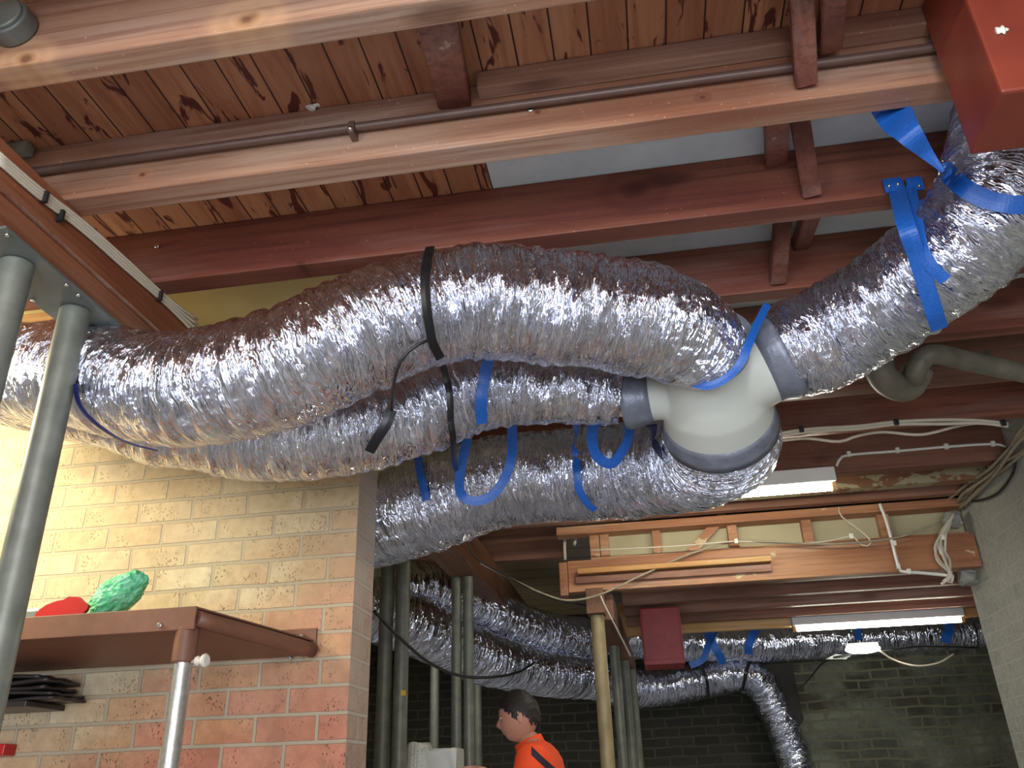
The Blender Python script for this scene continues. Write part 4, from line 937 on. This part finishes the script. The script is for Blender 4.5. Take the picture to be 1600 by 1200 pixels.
# head: shaped ellipsoid in profile facing left
def head_mesh():
    bm = bmesh.new(); bmesh.ops.create_uvsphere(bm, u_segments=48, v_segments=32, radius=1)
    for vv in bm.verts:
        c = vv.co.copy(); x, y, z = c
        X = x*.098; Y = y*.076; Z = z*.118
        if x < 0:
            if z < -.1: X *= 1+.10*(-z); 
            g = math.exp(-((y/.16)**2))
            X -= .026*g*math.exp(-(((z+.12)/.16)**2))         # nose
            X -= .007*g*math.exp(-(((z+.45)/.07)**2)) + .008*math.exp(-((y/.35)**2))*math.exp(-(((z+.75)/.14)**2))   # lips, chin
            X += .010*math.exp(-(((abs(y)-.36)/.15)**2))*math.exp(-(((z-.08)/.10)**2))   # eye sockets
        if z < -.3: Y *= 1-.28*(-z-.3)
        if x > 0 and z < -.3: X *= 1-.5*(-z-.3)
        vv.co = Vector((X, Y, Z))
    for s in (-1, 1):      # ears
        r = bmesh.ops.create_uvsphere(bm, u_segments=14, v_segments=10, radius=1)
        for vv in r['verts']: vv.co = Vector((.012+vv.co.x*.018, s*.076+vv.co.y*.008, -.012+vv.co.z*.030))
    rot = Matrix.Rotation(-.22, 3, 'Y')
    for vv in bm.verts: vv.co = rot @ vv.co + head_c
    return bm_mesh(bm, 'head', True)
hd = head_mesh()
ho = link('head', hd, M['skin'], pe)
bm = bmesh.new(); bmesh.ops.create_uvsphere(bm, u_segments=80, v_segments=56, radius=1); rot = Matrix.Rotation(-.22, 3, 'Y')
for vv in bm.verts:
    x, y, z = vv.co; k = 1+.03*math.sin(x*25)*math.sin(y*23+z*19)
    k += .02*math.sin(x*61+z*40)*math.sin(y*53); vv.co = Vector((x*.104*k, y*.082*k, z*.124*k))
def bald(c):
    x = c.x/.104; z = c.z/.124; y = c.y/.082
    line = np.interp(x, [-1, -.72, -.60, -.25, -.12, .10, .30, .55, 1], [.62, .50, .30, .12, -.18, -.16, -.02, -.42, -.50])
    return z < line+.05*math.sin(y*17+x*9)+.04*math.sin(x*41)
bmesh.ops.delete(bm, geom=[f_ for f_ in bm.faces if bald(f_.calc_center_median())], context='FACES')
bmesh.ops.solidify(bm, geom=bm.faces[:], thickness=.006)
for vv in bm.verts: vv.co = rot @ vv.co + head_c
link('hair', bm_mesh(bm, 'hair', True), M['hair'], pe)
for s in (-1, 1):
    pc = head_c + rot @ Vector((-.083, s*.030, .010)); ellip('eye', pc, .007, .010, .006, M['clip'], pe, 16)
# hands with fingers
def hand(wrist, palm_dir, up, side_s):
    w0 = Vector(wrist); d = Vector(palm_dir).normalized(); u = Vector(up).normalized(); s = d.cross(u).normalized()*side_s
    vs2 = [w0, w0+d*.05, w0+d*.085]; ed = [(0, 1), (1, 2)]; rd = [(.026, .017), (.036, .016), (.034, .014)]
    for k, (o1, ln) in enumerate(((-.030, .070), (-.010, .080), (.011, .074), (.030, .058))):
        b0 = len(vs2); base = w0+d*.088+s*o1
        vs2 += [base, base+d*ln*.45-u*.008, base+d*ln*.75-u*.028, base+d*ln*.85-u*.048]; rd += [.0098, .009, .0085, .0075]
        ed += [(2, b0), (b0, b0+1), (b0+1, b0+2), (b0+2, b0+3)]
    b0 = len(vs2); vs2 += [w0+d*.03-s*.032, w0+d*.058-s*.055-u*.01, w0+d*.085-s*.060-u*.02]; rd += [.013, .011, .009]; ed += [(1, b0), (b0, b0+1), (b0+1, b0+2)]
    return skin('hand', vs2, ed, rd, M['skin'], pe, 0, 1)
hq = PY(742, 1196, PYd-.2)
hand(Vb[9], (-1, 0, .15), (0, 0, 1), 1); hand(Vb[13], (-1, 0, .05), (0, 0, 1), -1)
# shirt, trousers, boots
Vs = [V3(.035, zs_-.62), V3(.03, zs_-.45), V3(.02, zs_-.22), V3(.0, zs_-.045), V3(-.024, zs_-.008),
      V3(.0, zs_-.055, -.165), V3(-.055, zs_-.28, -.235), V3(.02, zs_-.055, .165), V3(-.035, zs_-.29, .215)]
so = skin('shirt', Vs, [(0,1),(1,2),(2,3),(3,4),(3,5),(5,6),(3,7),(7,8)], [(.15,.125),(.142,.12),(.158,.13),(.135,.118),.066,.085,.066,.085,.066], M['hivis'], pe)
hm = NT('hi_vis_shirt_fabric'); tc = hm.add('ShaderNodeTexCoord'); sp = hm.add('ShaderNodeSeparateXYZ'); hm.l(tc.outputs['Object'], sp.inputs[0])
ox = hm.math('ADD', sp.outputs[0], so.location.x+pe.location.x-bxp); oz = hm.math('ADD', sp.outputs[2], so.location.z+pe.location.z-zs_)
band = hm.math('LESS_THAN', hm.math('ABSOLUTE', hm.math('ADD', hm.math('ADD', oz, .022), hm.math('MULTIPLY', ox, .95))), .019)
band = hm.math('MULTIPLY', band, hm.math('GREATER_THAN', ox, .004))
plk = hm.math('MULTIPLY', hm.math('LESS_THAN', ox, -.085), hm.math('GREATER_THAN', ox, -.108))
low = hm.math('LESS_THAN', oz, -.36)
hm.color(hm.mix(hm.math('MAXIMUM', band, hm.math('MAXIMUM', plk, low)), sr(255, 84, 34), sr(48, 36, 50))); hm.set(Roughness=.75)
so.data.materials.clear(); so.data.materials.append(hm.m)
cl = lathe('collar', tuple(V3(-.022, zs_-.018)), (-.42, 0, 1), [(0, .078), (.02, .073), (.05, .071), (.052, .066), (.02, .068)], M['hivis'], pe, 32)
skin('trousers', [V3(.04, zs_-.62), V3(.04, zs_-.74, -.09), V3(.02, zs_-1.08, -.10), V3(.06, FLOOR+.11, -.11), V3(.05, zs_-.74, .09), V3(.05, zs_-1.08, .11), V3(.08, FLOOR+.11, .12)],
     [(0,1),(1,2),(2,3),(0,4),(4,5),(5,6)], [(.15,.125),.105,.075,.062,.105,.075,.062], M['trouser'], pe)
for y, x in ((-.11, 0), (.12, .02)): lumpbox('boot', V3(x-.18, FLOOR, y-.05), V3(x+.11, FLOOR+.11, y+.05), M['steel_black'], pe, .5, .002)
tag(pe, 'person in an orange and navy hi-vis shirt, dark hair, head turned left', 'person')

# clean helper property
for o in bpy.data.objects:
    if '_w' in o: del o['_w']
